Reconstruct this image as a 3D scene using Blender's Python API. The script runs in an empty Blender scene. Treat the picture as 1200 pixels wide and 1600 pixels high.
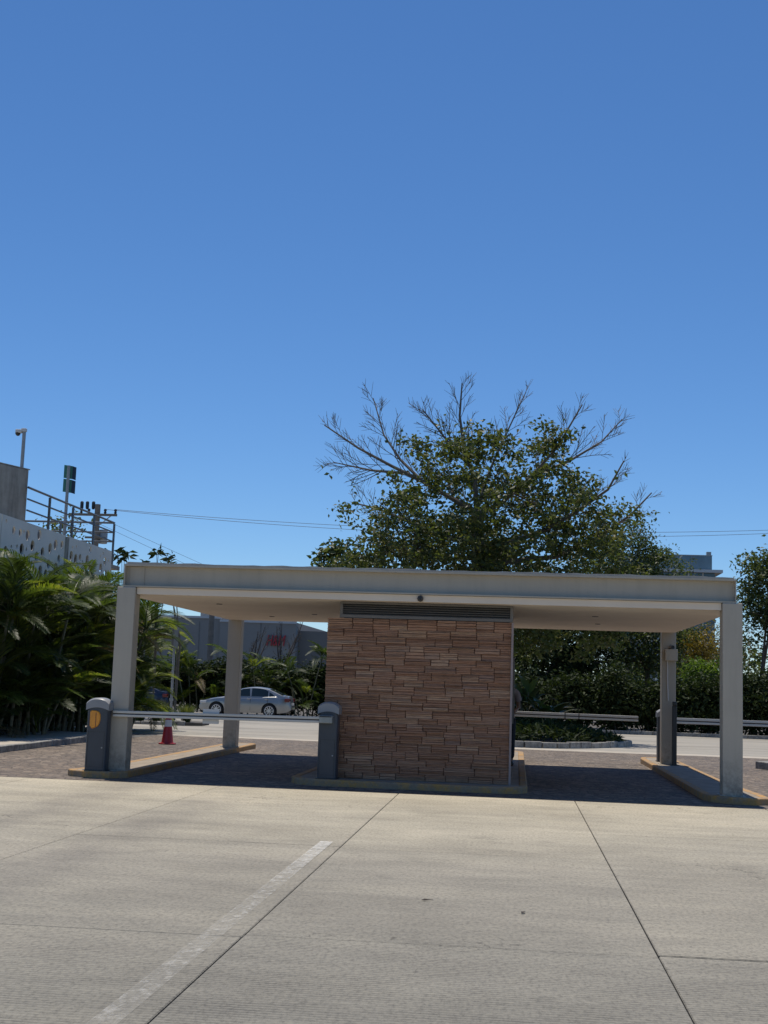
import bpy, bmesh, math, random
import numpy as np
from mathutils import Vector, Matrix, Euler

random.seed(7)
rng = np.random.default_rng(7)
scene = bpy.context.scene
COL = scene.collection
R = math.radians

# ------------------------------------------------------------------ camera
YAW, PITCH, ROLL, EYE = 0.103, 0.1308, 0.0341, 1.6
cam = bpy.data.cameras.new('camera')
cam.sensor_fit = 'HORIZONTAL'
cam.sensor_width = 36.0
cam.lens = 36.0 * 2035.2 / 1200.0
cam.clip_start = 0.1
cam.clip_end = 3000
camo = bpy.data.objects.new('camera', cam)
COL.objects.link(camo)
_f = Vector((-math.sin(YAW) * math.cos(PITCH), math.cos(YAW) * math.cos(PITCH), math.sin(PITCH)))
_r0 = Vector((math.cos(YAW), math.sin(YAW), 0))
_u0 = _r0.cross(_f)
_r = _r0 * math.cos(ROLL) + _u0 * math.sin(ROLL)
_u = -_r0 * math.sin(ROLL) + _u0 * math.cos(ROLL)
M = Matrix((_r, _u, -_f)).transposed().to_4x4()
M.translation = (0, 0, EYE)
camo.matrix_world = M
scene.camera = camo

# ------------------------------------------------------------------ sky, sun, exposure
SUN = Vector((-0.07, 0.26, 1.0)).normalized()
elev = math.asin(SUN.z)
azim = math.atan2(SUN.x, SUN.y)
world = bpy.data.worlds.new('World')
scene.world = world
world.use_nodes = True
wn = world.node_tree
wn.nodes.clear()
sky = wn.nodes.new('ShaderNodeTexSky')
sky.sky_type = 'NISHITA'
sky.sun_disc = False
sky.sun_elevation = elev
sky.sun_rotation = azim
sky.altitude = 300
sky.air_density = 0.9
sky.dust_density = 0.0
sky.ozone_density = 10.0
hs = wn.nodes.new('ShaderNodeHueSaturation')
hs.inputs['Saturation'].default_value = 1.08
hs.inputs['Value'].default_value = 1.0
bg = wn.nodes.new('ShaderNodeBackground')
bg.inputs['Strength'].default_value = 0.115
wo = wn.nodes.new('ShaderNodeOutputWorld')
wn.links.new(sky.outputs[0], hs.inputs['Color'])
wn.links.new(hs.outputs[0], bg.inputs[0])
wn.links.new(bg.outputs[0], wo.inputs[0])
sl = bpy.data.lights.new('sun', 'SUN')
sl.energy = 4.3
sl.angle = R(0.53)
sl.color = (1.0, 0.93, 0.82)
slo = bpy.data.objects.new('sun', sl)
COL.objects.link(slo)
slo.rotation_euler = SUN.to_track_quat('Z', 'Y').to_euler()
slo.location = (0, 10, 40)
vs = scene.view_settings
vs.view_transform = 'Standard'
vs.look = 'None'
vs.exposure = 0.0
vs.gamma = 1.0
vs.use_curve_mapping = False
try:
    scene.cycles.max_bounces = 8
    scene.cycles.transparent_max_bounces = 16
    scene.cycles.use_denoising = True
except Exception:
    pass

# ------------------------------------------------------------------ materials
MATS = {}


def nodemat(name):
    m = bpy.data.materials.new(name)
    m.use_nodes = True
    nt = m.node_tree
    p = nt.nodes['Principled BSDF']
    MATS[name] = m
    return m, nt, p


def ramp(nt, stops):
    r = nt.nodes.new('ShaderNodeValToRGB')
    el = r.color_ramp.elements
    while len(el) < len(stops):
        el.new(0.5)
    for e, (pos, c) in zip(el, stops):
        e.position = pos
        e.color = (*c, 1)
    return r


def coords(nt, kind='pos', scale=(1, 1, 1)):
    mp = nt.nodes.new('ShaderNodeMapping')
    mp.inputs['Scale'].default_value = scale
    if kind == 'pos':
        g = nt.nodes.new('ShaderNodeNewGeometry')
        nt.links.new(g.outputs['Position'], mp.inputs[0])
    else:
        g = nt.nodes.new('ShaderNodeTexCoord')
        nt.links.new(g.outputs['Object'], mp.inputs[0])
    return mp.outputs[0]


def noise(nt, vec, scale, detail=4, rough=0.6):
    n = nt.nodes.new('ShaderNodeTexNoise')
    n.inputs['Scale'].default_value = scale
    n.inputs['Detail'].default_value = detail
    n.inputs['Roughness'].default_value = rough
    nt.links.new(vec, n.inputs['Vector'])
    return n.outputs['Fac']


def mixc(nt, a, b, fac, mode='MIX'):
    mx = nt.nodes.new('ShaderNodeMix')
    mx.data_type = 'RGBA'
    mx.blend_type = mode
    for sock, v in ((mx.inputs[0], fac), (mx.inputs[6], a), (mx.inputs[7], b)):
        if isinstance(v, bpy.types.NodeSocket):
            nt.links.new(v, sock)
        elif isinstance(v, tuple):
            sock.default_value = (*v, 1)
        else:
            sock.default_value = v
    return mx.outputs[2]


def mrange(nt, v, a, b, c=0.0, d=1.0):
    m = nt.nodes.new('ShaderNodeMapRange')
    nt.links.new(v, m.inputs[0])
    for i, x in enumerate((a, b, c, d)):
        m.inputs[i + 1].default_value = x
    return m.outputs[0]


def math_(nt, op, a, b):
    m = nt.nodes.new('ShaderNodeMath')
    m.operation = op
    for s, v in zip(m.inputs, (a, b)):
        if isinstance(v, bpy.types.NodeSocket):
            nt.links.new(v, s)
        else:
            s.default_value = v
    return m.outputs[0]


def bump(nt, p, h, strength=0.3, dist=0.01):
    b = nt.nodes.new('ShaderNodeBump')
    b.inputs['Strength'].default_value = strength
    b.inputs['Distance'].default_value = dist
    nt.links.new(h, b.inputs['Height'])
    nt.links.new(b.outputs[0], p.inputs['Normal'])


def simple(name, c, rough=0.6, var=0.12, scale=3.0, metal=0.0, bmp=0.15, bscale=60, spec=0.5, kind='pos', streak=None):
    m, nt, p = nodemat(name)
    v = coords(nt, kind, streak or (1, 1, 1))
    f = noise(nt, v, scale, 5)
    lo = tuple(max(0, x * (1 - var)) for x in c)
    hi = tuple(min(1, x * (1 + var)) for x in c)
    rp = ramp(nt, [(0.3, lo), (0.7, hi)])
    nt.links.new(f, rp.inputs[0])
    nt.links.new(rp.outputs[0], p.inputs['Base Color'])
    p.inputs['Roughness'].default_value = rough
    p.inputs['Metallic'].default_value = metal
    p.inputs['Specular IOR Level'].default_value = spec
    if bmp:
        bump(nt, p, noise(nt, coords(nt, kind), bscale, 3), bmp, 0.004)
    return m


def leafmat(name, cols, trans=0.35, rough=0.5, tcol=None, spec=0.3):
    m, nt, p = nodemat(name)
    g = nt.nodes.new('ShaderNodeNewGeometry')
    rp = ramp(nt, [(i / (len(cols) - 1), c) for i, c in enumerate(cols)])
    nt.links.new(g.outputs['Random Per Island'], rp.inputs[0])
    nt.links.new(rp.outputs[0], p.inputs['Base Color'])
    p.inputs['Roughness'].default_value = rough
    p.inputs['Specular IOR Level'].default_value = spec
    t = nt.nodes.new('ShaderNodeBsdfTranslucent')
    if tcol is None:
        tc = mixc(nt, rp.outputs[0], (1.9, 2.0, 0.9), 1.0, 'MULTIPLY')
        nt.links.new(tc, t.inputs[0])
    else:
        t.inputs[0].default_value = (*tcol, 1)
    mx = nt.nodes.new('ShaderNodeMixShader')
    mx.inputs[0].default_value = trans
    nt.links.new(p.outputs[0], mx.inputs[1])
    nt.links.new(t.outputs[0], mx.inputs[2])
    nt.links.new(mx.outputs[0], nt.nodes['Material Output'].inputs[0])
    return m


def concrete_apron():
    m, nt, p = nodemat('tined_concrete')
    pos = coords(nt)
    big = noise(nt, pos, 0.32, 5, 0.6)
    mid = noise(nt, coords(nt, 'pos', (0.22, 1.0, 1)), 1.5, 6, 0.68)
    fine = noise(nt, coords(nt, 'pos', (1.0, 0.55, 1)), 34, 4, 0.75)
    c = ramp(nt, [(0.25, (0.228, 0.210, 0.172)), (0.5, (0.303, 0.281, 0.231)), (0.75, (0.37, 0.339, 0.276))])
    nt.links.new(big, c.inputs[0])
    md = mixc(nt, c.outputs[0], ramp_out(nt, mid, [(0.32, (0.72, 0.72, 0.73)), (0.5, (1.0, 1.0, 1.0)), (0.68, (1.2, 1.19, 1.16))]), 0.5, 'MULTIPLY')
    sp = mixc(nt, md, ramp_out(nt, fine, [(0.33, (0.55, 0.55, 0.56)), (0.52, (1.0, 1.0, 1.0)), (0.72, (1.22, 1.2, 1.16))]), 0.8, 'MULTIPLY')
    # rubber worn into the wheel paths of the entry lane
    sep = nt.nodes.new('ShaderNodeSeparateXYZ')
    nt.links.new(pos, sep.inputs[0])
    def band(x0, w):
        d = math_(nt, 'ABSOLUTE', math_(nt, 'SUBTRACT', sep.outputs[0], x0), 0)
        return mrange(nt, d, w, w * 0.25)
    wob = noise(nt, coords(nt, 'pos', (0.6, 0.15, 1)), 1.5, 4)
    tr = math_(nt, 'MAXIMUM', band(-3.95, 0.55), band(-5.6, 0.6))
    tr = math_(nt, 'MULTIPLY', tr, mrange(nt, wob, 0.3, 0.75))
    sp = mixc(nt, sp, mixc(nt, sp, (0.62, 0.62, 0.66), 1.0, 'MULTIPLY'), tr)
    # light painted into the colour: brighter by the gate, windscreen dimming towards the camera
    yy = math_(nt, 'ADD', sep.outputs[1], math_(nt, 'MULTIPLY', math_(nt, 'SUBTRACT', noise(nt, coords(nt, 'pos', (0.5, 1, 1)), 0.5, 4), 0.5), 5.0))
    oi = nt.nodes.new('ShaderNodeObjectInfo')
    light_tone = ramp_out(nt, mrange(nt, yy, 4.0, 20.0), [(0.0, (0.64, 0.66, 0.67)), (0.45, (1.0, 0.99, 0.96)), (0.72, (1.32, 1.29, 1.20)), (1.0, (1.5, 1.44, 1.30))])
    sp = mixc(nt, sp, light_tone, 1.0, 'MULTIPLY')
    sp = mixc(nt, sp, ramp_out(nt, oi.outputs['Random'], [(0, (0.95, 0.95, 0.96)), (1, (1.06, 1.05, 1.04))]), 1.0, 'MULTIPLY')
    w = nt.nodes.new('ShaderNodeTexWave')
    w.wave_type = 'BANDS'
    w.bands_direction = 'Y'
    w.inputs['Scale'].default_value = 7.0
    w.inputs['Distortion'].default_value = 1.2
    w.inputs['Detail'].default_value = 3
    w.inputs['Detail Scale'].default_value = 2.0
    nt.links.new(pos, w.inputs[0])
    gr = math_(nt, 'MULTIPLY', mrange(nt, w.outputs['Fac'], 0.45, 0.1), mrange(nt, noise(nt, coords(nt, 'pos', (0.7, 1.5, 1)), 2.5, 5, 0.7), 0.36, 0.66))
    sp = mixc(nt, sp, mixc(nt, sp, (0.60, 0.60, 0.61), 1.0, 'MULTIPLY'), gr)
    # small dark blotches
    bl = noise(nt, pos, 1.1, 6, 0.7)
    sp = mixc(nt, sp, mixc(nt, sp, (0.7, 0.7, 0.71), 1.0, 'MULTIPLY'), mrange(nt, bl, 0.6, 0.74))
    # hairline cracks where the slab has moved, and drips of oil
    ck = nt.nodes.new('ShaderNodeTexVoronoi')
    ck.feature = 'DISTANCE_TO_EDGE'
    ck.inputs['Scale'].default_value = 0.33
    vadd = nt.nodes.new('ShaderNodeVectorMath')
    vadd.operation = 'ADD'
    nz = nt.nodes.new('ShaderNodeTexNoise')
    nz.inputs['Scale'].default_value = 2.4
    nz.inputs['Detail'].default_value = 5
    nt.links.new(pos, nz.inputs['Vector'])
    nt.links.new(pos, vadd.inputs[0])
    nt.links.new(nz.outputs['Color'], vadd.inputs[1])
    nt.links.new(vadd.outputs[0], ck.inputs['Vector'])
    crack = math_(nt, 'MULTIPLY', mrange(nt, ck.outputs['Distance'], 0.0035, 0.001), mrange(nt, noise(nt, pos, 0.45, 2), 0.54, 0.60))
    sp = mixc(nt, sp, mixc(nt, sp, (0.5, 0.5, 0.5), 1.0, 'MULTIPLY'), crack)
    od = nt.nodes.new('ShaderNodeTexVoronoi')
    od.inputs['Scale'].default_value = 1.7
    nt.links.new(vadd.outputs[0], od.inputs['Vector'])
    oil = math_(nt, 'MULTIPLY', mrange(nt, od.outputs['Distance'], 0.10, 0.03), mrange(nt, noise(nt, pos, 0.8, 2), 0.56, 0.66))
    sp = mixc(nt, sp, mixc(nt, sp, (0.55, 0.54, 0.53), 1.0, 'MULTIPLY'), oil)
    nt.links.new(sp, p.inputs['Base Color'])
    p.inputs['Roughness'].default_value = 0.82
    p.inputs['Specular IOR Level'].default_value = 0.35
    hgt = math_(nt, 'ADD', math_(nt, 'MULTIPLY', w.outputs['Fac'], 1.3), math_(nt, 'MULTIPLY', fine, 1.0))
    bump(nt, p, hgt, 0.6, 0.007)
    return m


def ramp_out(nt, f, stops):
    r = ramp(nt, stops)
    nt.links.new(f, r.inputs[0])
    return r.outputs[0]


def paver_mat():
    m, nt, p = nodemat('paver_surface')
    pos = coords(nt)
    vo = nt.nodes.new('ShaderNodeTexVoronoi')
    vo.inputs['Scale'].default_value = 7.5
    nt.links.new(pos, vo.inputs['Vector'])
    ve = nt.nodes.new('ShaderNodeTexVoronoi')
    ve.feature = 'DISTANCE_TO_EDGE'
    ve.inputs['Scale'].default_value = 7.5
    nt.links.new(pos, ve.inputs['Vector'])
    sepc = nt.nodes.new('ShaderNodeSeparateColor')
    nt.links.new(vo.outputs['Color'], sepc.inputs[0])
    col = ramp_out(nt, sepc.outputs[0], [(0.0, (0.105, 0.083, 0.066)), (0.45, (0.16, 0.13, 0.102)), (0.75, (0.195, 0.15, 0.113)), (1.0, (0.25, 0.205, 0.16))])
    big = noise(nt, coords(nt, 'pos', (1, 0.4, 1)), 0.7, 5)
    col = mixc(nt, col, ramp_out(nt, big, [(0.3, (0.75, 0.75, 0.78)), (0.7, (1.2, 1.16, 1.1))]), 0.8, 'MULTIPLY')
    edge = mrange(nt, ve.outputs['Distance'], 0.02, 0.09)
    col = mixc(nt, mixc(nt, col, (0.45, 0.45, 0.45), 1.0, 'MULTIPLY'), col, edge)
    nt.links.new(col, p.inputs['Base Color'])
    p.inputs['Roughness'].default_value = 0.8
    bump(nt, p, edge, 0.6, 0.012)
    return m


def road_mat():
    m, nt, p = nodemat('pale_concrete_road')
    st = coords(nt, 'pos', (0.25, 1.0, 1))
    a = noise(nt, st, 0.55, 6, 0.62)
    b = noise(nt, coords(nt), 9, 4)
    c = ramp_out(nt, a, [(0.28, (0.17, 0.155, 0.13)), (0.45, (0.30, 0.275, 0.23)), (0.7, (0.37, 0.335, 0.28))])
    c = mixc(nt, c, ramp_out(nt, b, [(0.3, (0.85, 0.85, 0.86)), (0.7, (1.08, 1.08, 1.07))]), 0.8, 'MULTIPLY')
    nt.links.new(c, p.inputs['Base Color'])
    p.inputs['Roughness'].default_value = 0.85
    bump(nt, p, b, 0.2, 0.006)
    return m


def stone_mat():
    m, nt, p = nodemat('ledger_stone')
    oi = nt.nodes.new('ShaderNodeObjectInfo')
    base = ramp_out(nt, oi.outputs['Random'], [(0.0, (0.35, 0.190, 0.118)), (0.25, (0.42, 0.230, 0.142)), (0.5, (0.46, 0.268, 0.168)),
                                                (0.7, (0.40, 0.225, 0.143)), (0.9, (0.52, 0.33, 0.21)), (1.0, (0.34, 0.205, 0.15))])
    st = coords(nt, 'pos', (1.0, 1.0, 7.0))
    n = noise(nt, st, 6, 6, 0.7)
    c = mixc(nt, base, ramp_out(nt, n, [(0.28, (0.6, 0.58, 0.56)), (0.5, (1, 1, 1)), (0.75, (1.35, 1.35, 1.3))]), 0.85, 'MULTIPLY')
    nt.links.new(c, p.inputs['Base Color'])
    p.inputs['Roughness'].default_value = 0.85
    p.inputs['Specular IOR Level'].default_value = 0.3
    bump(nt, p, noise(nt, coords(nt, 'pos', (1, 1, 4.0)), 22, 6, 0.75), 0.9, 0.018)
    return m


def kerb_mat(name, paint, conc, amount=0.5):
    m, nt, p = nodemat(name)
    n = noise(nt, coords(nt), 5.5, 6, 0.72)
    n2 = noise(nt, coords(nt), 30, 4, 0.7)
    f = mrange(nt, n, amount - 0.12, amount + 0.1)
    c = mixc(nt, paint, conc, f)
    c = mixc(nt, c, ramp_out(nt, n2, [(0.3, (0.72, 0.72, 0.72)), (0.7, (1.12, 1.12, 1.1))]), 0.8, 'MULTIPLY')
    nt.links.new(c, p.inputs['Base Color'])
    p.inputs['Roughness'].default_value = 0.8
    bump(nt, p, n2, 0.35, 0.008)
    return m


def dash_mat():
    m, nt, p = nodemat('worn_white_paint')
    pos = coords(nt)
    n = noise(nt, coords(nt, 'pos', (1.0, 0.5, 1)), 14, 6, 0.75)
    sep = nt.nodes.new('ShaderNodeSeparateXYZ')
    nt.links.new(pos, sep.inputs[0])
    wear = mrange(nt, sep.outputs[1], 10.2, 13.4, 0.66, 0.42)   # traffic has worn the near end further
    a = math_(nt, 'SUBTRACT', n, wear)
    al = mrange(nt, a, -0.16, 0.16, 0.07, 0.60)
    p.inputs['Base Color'].default_value = (0.72, 0.70, 0.64, 1)
    p.inputs['Roughness'].default_value = 0.75
    nt.links.new(al, p.inputs['Alpha'])
    return m


def stain_concrete():
    m, nt, p = nodemat('weathered_cast_concrete')
    st = coords(nt, 'pos', (1.5, 1.5, 0.22))
    a = noise(nt, st, 2.4, 6, 0.65)
    b = noise(nt, coords(nt), 6, 5)
    c = ramp_out(nt, a, [(0.3, (0.20, 0.18, 0.15)), (0.5, (0.33, 0.30, 0.25)), (0.7, (0.42, 0.385, 0.325))])
    c = mixc(nt, c, ramp_out(nt, b, [(0.3, (0.8, 0.8, 0.8)), (0.7, (1.1, 1.1, 1.1))]), 0.8, 'MULTIPLY')
    nt.links.new(c, p.inputs['Base Color'])
    p.inputs['Roughness'].default_value = 0.85
    bump(nt, p, b, 0.25, 0.01)
    return m


def glassy(name, c, rough=0.06):
    m, nt, p = nodemat(name)
    n = noise(nt, coords(nt), 0.6, 3)
    cc = ramp_out(nt, n, [(0.3, tuple(x * 0.75 for x in c)), (0.7, tuple(x * 1.2 for x in c))])
    nt.links.new(cc, p.inputs['Base Color'])
    p.inputs['Roughness'].default_value = rough
    p.inputs['Specular IOR Level'].default_value = 0.6
    return m


def carpaint(name, c, metal=0.6):
    m, nt, p = nodemat(name)
    n = noise(nt, coords(nt, 'obj'), 1.7, 4)
    cc = ramp_out(nt, n, [(0.3, tuple(x * 0.93 for x in c)), (0.7, tuple(min(1, x * 1.04) for x in c))])
    nt.links.new(cc, p.inputs['Base Color'])
    p.inputs['Metallic'].default_value = metal
    p.inputs['Roughness'].default_value = 0.32
    p.inputs['Coat Weight'].default_value = 0.8
    p.inputs['Coat Roughness'].default_value = 0.06
    return m


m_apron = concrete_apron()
m_paver = paver_mat()
m_road = road_mat()
m_soil = simple('dry_soil', (0.085, 0.075, 0.062), 0.9, 0.35, 0.5, bmp=0.5, bscale=4)
m_stone = stone_mat()
m_kerb_y = kerb_mat('faded_yellow_kerb', (0.50, 0.27, 0.075), (0.30, 0.225, 0.15), 0.50)
m_island = simple('island_concrete', (0.29, 0.24, 0.18), 0.85, 0.22, 4, bmp=0.35)
m_kerb_w = kerb_mat('worn_grey_kerb', (0.34, 0.33, 0.30), (0.17, 0.16, 0.15), 0.5)
m_walk = simple('sidewalk_concrete', (0.42, 0.37, 0.30), 0.85, 0.18, 1.5, bmp=0.3)
m_dash = dash_mat()
m_steel = simple('grey_painted_steel', (0.45, 0.40, 0.32), 0.55, 0.10, 1.6, bmp=0.08, bscale=90, streak=(2.5, 2.5, 0.35))
def steel_mat():
    m, nt, p = nodemat('weathered_grey_steel')
    a = noise(nt, coords(nt, 'pos', (1.0, 1.0, 0.12)), 5.5, 6, 0.7)
    b = noise(nt, coords(nt), 1.3, 5, 0.6)
    c = ramp_out(nt, a, [(0.28, (0.40, 0.355, 0.28)), (0.5, (0.445, 0.395, 0.315)), (0.75, (0.47, 0.42, 0.335))])
    c = mixc(nt, c, ramp_out(nt, b, [(0.3, (0.93, 0.93, 0.93)), (0.7, (1.04, 1.04, 1.04))]), 0.9, 'MULTIPLY')
    sep = nt.nodes.new('ShaderNodeSeparateXYZ')
    nt.links.new(coords(nt), sep.inputs[0])
    sc_ = math_(nt, 'MULTIPLY', mrange(nt, sep.outputs[2], 0.75, 0.1), mrange(nt, noise(nt, coords(nt), 9, 5, 0.75), 0.42, 0.62))
    c = mixc(nt, c, (0.17, 0.145, 0.115), math_(nt, 'MULTIPLY', sc_, 0.75))   # splash dirt and scuffs round the feet
    nt.links.new(c, p.inputs['Base Color'])
    p.inputs['Roughness'].default_value = 0.55
    bump(nt, p, noise(nt, coords(nt), 70, 3), 0.08, 0.004)
    return m


m_steel = steel_mat()
m_plaster = simple('soffit_plaster', (0.80, 0.73, 0.64), 0.9, 0.06, 0.8, bmp=0.12, bscale=20)
m_plaster_edge = simple('pale_plaster_edge', (0.76, 0.645, 0.51), 0.9, 0.06, 1.0, bmp=0.1, bscale=20)
m_roof = simple('roof_felt', (0.36, 0.35, 0.32), 0.9, 0.15, 3, bmp=0.5, bscale=40)
m_louver = simple('charcoal_louver', (0.15, 0.14, 0.13), 0.5, 0.12, 4, bmp=0.05)
m_mortar = simple('dark_mortar', (0.17, 0.098, 0.062), 0.95, 0.2, 9, bmp=0.4)
m_cab = simple('slate_cabinet_paint', (0.045, 0.054, 0.068), 0.38, 0.12, 2.5, bmp=0.05, bscale=120)
m_cap = simple('grey_cap_plastic', (0.26, 0.265, 0.27), 0.42, 0.08, 3, bmp=0.05)
m_alu = simple('brushed_aluminium', (0.52, 0.50, 0.46), 0.4, 0.08, 4, metal=0.35, bmp=0.04, streak=(0.3, 3, 3))
m_dkgroove = simple('dark_groove_rubber', (0.03, 0.03, 0.032), 0.7, 0.1, 5, bmp=0)
m_white = simple('white_plate', (0.62, 0.60, 0.56), 0.5, 0.06, 6, bmp=0)
m_orange = simple('orange_lens', (0.70, 0.28, 0.03), 0.25, 0.12, 9, bmp=0.1, bscale=60)
m_black = simple('black_plastic', (0.018, 0.019, 0.021), 0.4, 0.2, 8, bmp=0)
m_cone = simple('red_cone_plastic', (0.36, 0.02, 0.026), 0.45, 0.14, 9, bmp=0.05)
m_conewhite = simple('cone_reflective_band', (0.62, 0.60, 0.57), 0.35, 0.06, 9, bmp=0)
m_beige = simple('beige_enclosure', (0.50, 0.435, 0.33), 0.5, 0.06, 6, bmp=0)
m_silver = carpaint('silver_car_paint', (0.30, 0.305, 0.30), 0.55)
m_navy = carpaint('navy_car_paint', (0.012, 0.016, 0.035), 0.3)
m_glass = glassy('tinted_glass', (0.012, 0.02, 0.022))
m_rubber = simple('tyre_rubber', (0.016, 0.016, 0.017), 0.8, 0.15, 8, bmp=0.1)
m_rim = simple('alloy_rim', (0.55, 0.55, 0.55), 0.3, 0.05, 8, metal=0.7, bmp=0)
m_redlamp = simple('red_tail_lamp', (0.12, 0.01, 0.01), 0.2, 0.1, 9, bmp=0)
m_clear = simple('clear_lamp', (0.55, 0.56, 0.56), 0.12, 0.1, 9, bmp=0)
m_chrome = simple('chrome_trim', (0.6, 0.6, 0.6), 0.15, 0.03, 5, metal=0.9, bmp=0)
m_panel = simple('white_perforated_panel', (0.72, 0.67, 0.58), 0.6, 0.07, 1.2, bmp=0.05)
m_cast = stain_concrete()
m_rail = simple('bluish_steel_rail', (0.10, 0.115, 0.13), 0.45, 0.12, 4, bmp=0)
m_galv = simple('galvanised_pole', (0.30, 0.31, 0.31), 0.45, 0.1, 4, metal=0.2, bmp=0)
m_greensign = simple('green_sign_sheet', (0.045, 0.20, 0.15), 0.5, 0.12, 3, bmp=0)
m_navysign = simple('navy_sign_sheet', (0.012, 0.03, 0.055), 0.5, 0.12, 3, bmp=0)
m_pole = simple('weathered_utility_pole', (0.19, 0.165, 0.135), 0.9, 0.2, 3, bmp=0.3)
m_wire = simple('grey_wire', (0.16, 0.17, 0.18), 0.6, 0.1, 1, bmp=0)
m_store = simple('grey_store_wall', (0.27, 0.25, 0.225), 0.85, 0.07, 0.25, bmp=0.1)
m_store2 = simple('taupe_store_wall', (0.21, 0.185, 0.16), 0.85, 0.08, 0.25, bmp=0.1)
m_redletter = simple('red_letters', (0.45, 0.02, 0.03), 0.5, 0.05, 2, bmp=0)
m_bluewin = glassy('blue_window_glass', (0.05, 0.085, 0.115), 0.12)
m_bluerail = glassy('blue_parapet_glass', (0.11, 0.17, 0.21), 0.15)
m_eave = simple('white_eave', (0.55, 0.54, 0.52), 0.7, 0.05, 0.5, bmp=0)
m_bark = simple('grey_bark', (0.15, 0.13, 0.108), 0.9, 0.25, 6, bmp=0.6, bscale=18)
m_bark2 = simple('brown_bark', (0.105, 0.08, 0.06), 0.9, 0.25, 6, bmp=0.6, bscale=18)
m_cane = simple('palm_cane', (0.12, 0.115, 0.065), 0.6, 0.28, 5, bmp=0.2, streak=(0.5, 0.5, 3))
m_leaf_big = leafmat('olive_leaves', [(0.045, 0.06, 0.02), (0.065, 0.085, 0.027), (0.095, 0.11, 0.038), (0.06, 0.08, 0.028), (0.12, 0.11, 0.045)], 0.32)
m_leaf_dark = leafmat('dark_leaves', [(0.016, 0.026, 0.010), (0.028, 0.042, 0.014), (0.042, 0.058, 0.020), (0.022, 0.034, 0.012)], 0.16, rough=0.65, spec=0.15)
m_leaf_mid = leafmat('green_leaves', [(0.04, 0.06, 0.022), (0.065, 0.09, 0.03), (0.095, 0.11, 0.042), (0.05, 0.072, 0.03)], 0.3)
m_leaf_yel = leafmat('yellow_leaves', [(0.16, 0.115, 0.03), (0.26, 0.175, 0.03), (0.10, 0.095, 0.03), (0.32, 0.22, 0.05)], 0.35)
m_leaf_bright = leafmat('bright_green_leaves', [(0.06, 0.11, 0.016), (0.095, 0.15, 0.025), (0.12, 0.17, 0.035)], 0.4)
m_leaf_dry = leafmat('dry_brush_leaves', [(0.11, 0.085, 0.05), (0.085, 0.075, 0.04), (0.15, 0.11, 0.065)], 0.25)
m_frond = [leafmat('palm_frond_deep', [(0.022, 0.036, 0.010), (0.035, 0.054, 0.014), (0.048, 0.068, 0.018)], 0.3, 0.48),
           leafmat('palm_frond_green', [(0.035, 0.055, 0.012), (0.055, 0.082, 0.016), (0.075, 0.105, 0.022)], 0.36, 0.48),
           leafmat('palm_frond_yellowgreen', [(0.085, 0.115, 0.016), (0.125, 0.155, 0.022), (0.17, 0.175, 0.035)], 0.45, 0.48)]
m_grass = leafmat('tuft_grass', [(0.055, 0.075, 0.022), (0.095, 0.115, 0.035), (0.14, 0.145, 0.055)], 0.3)
m_skin = simple('skin', (0.20, 0.115, 0.075), 0.55, 0.06, 8, bmp=0)
m_shirt = simple('mauve_shirt', (0.25, 0.21, 0.21), 0.85, 0.08, 8, bmp=0.2)
m_trouser = simple('dark_trousers', (0.02, 0.022, 0.03), 0.85, 0.1, 8, bmp=0.2)
m_hair = simple('black_hair', (0.012, 0.010, 0.009), 0.5, 0.2, 20, bmp=0.3)

# ------------------------------------------------------------------ mesh helpers
ORG = {}


def setp(o, label=None, cat=None, group=None, kind=None):
    if label:
        o['label'] = label
    if cat:
        o['category'] = cat
    if group:
        o['group'] = group
    if kind:
        o['kind'] = kind
    return o


def thing(name, label, cat, loc, group=None, rz=0.0):
    o = bpy.data.objects.new(name, None)
    o.empty_display_size = 0.2
    COL.objects.link(o)
    o.location = loc
    o.rotation_euler = (0, 0, rz)
    ORG[o] = Vector(loc)
    return setp(o, label, cat, group)


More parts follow.
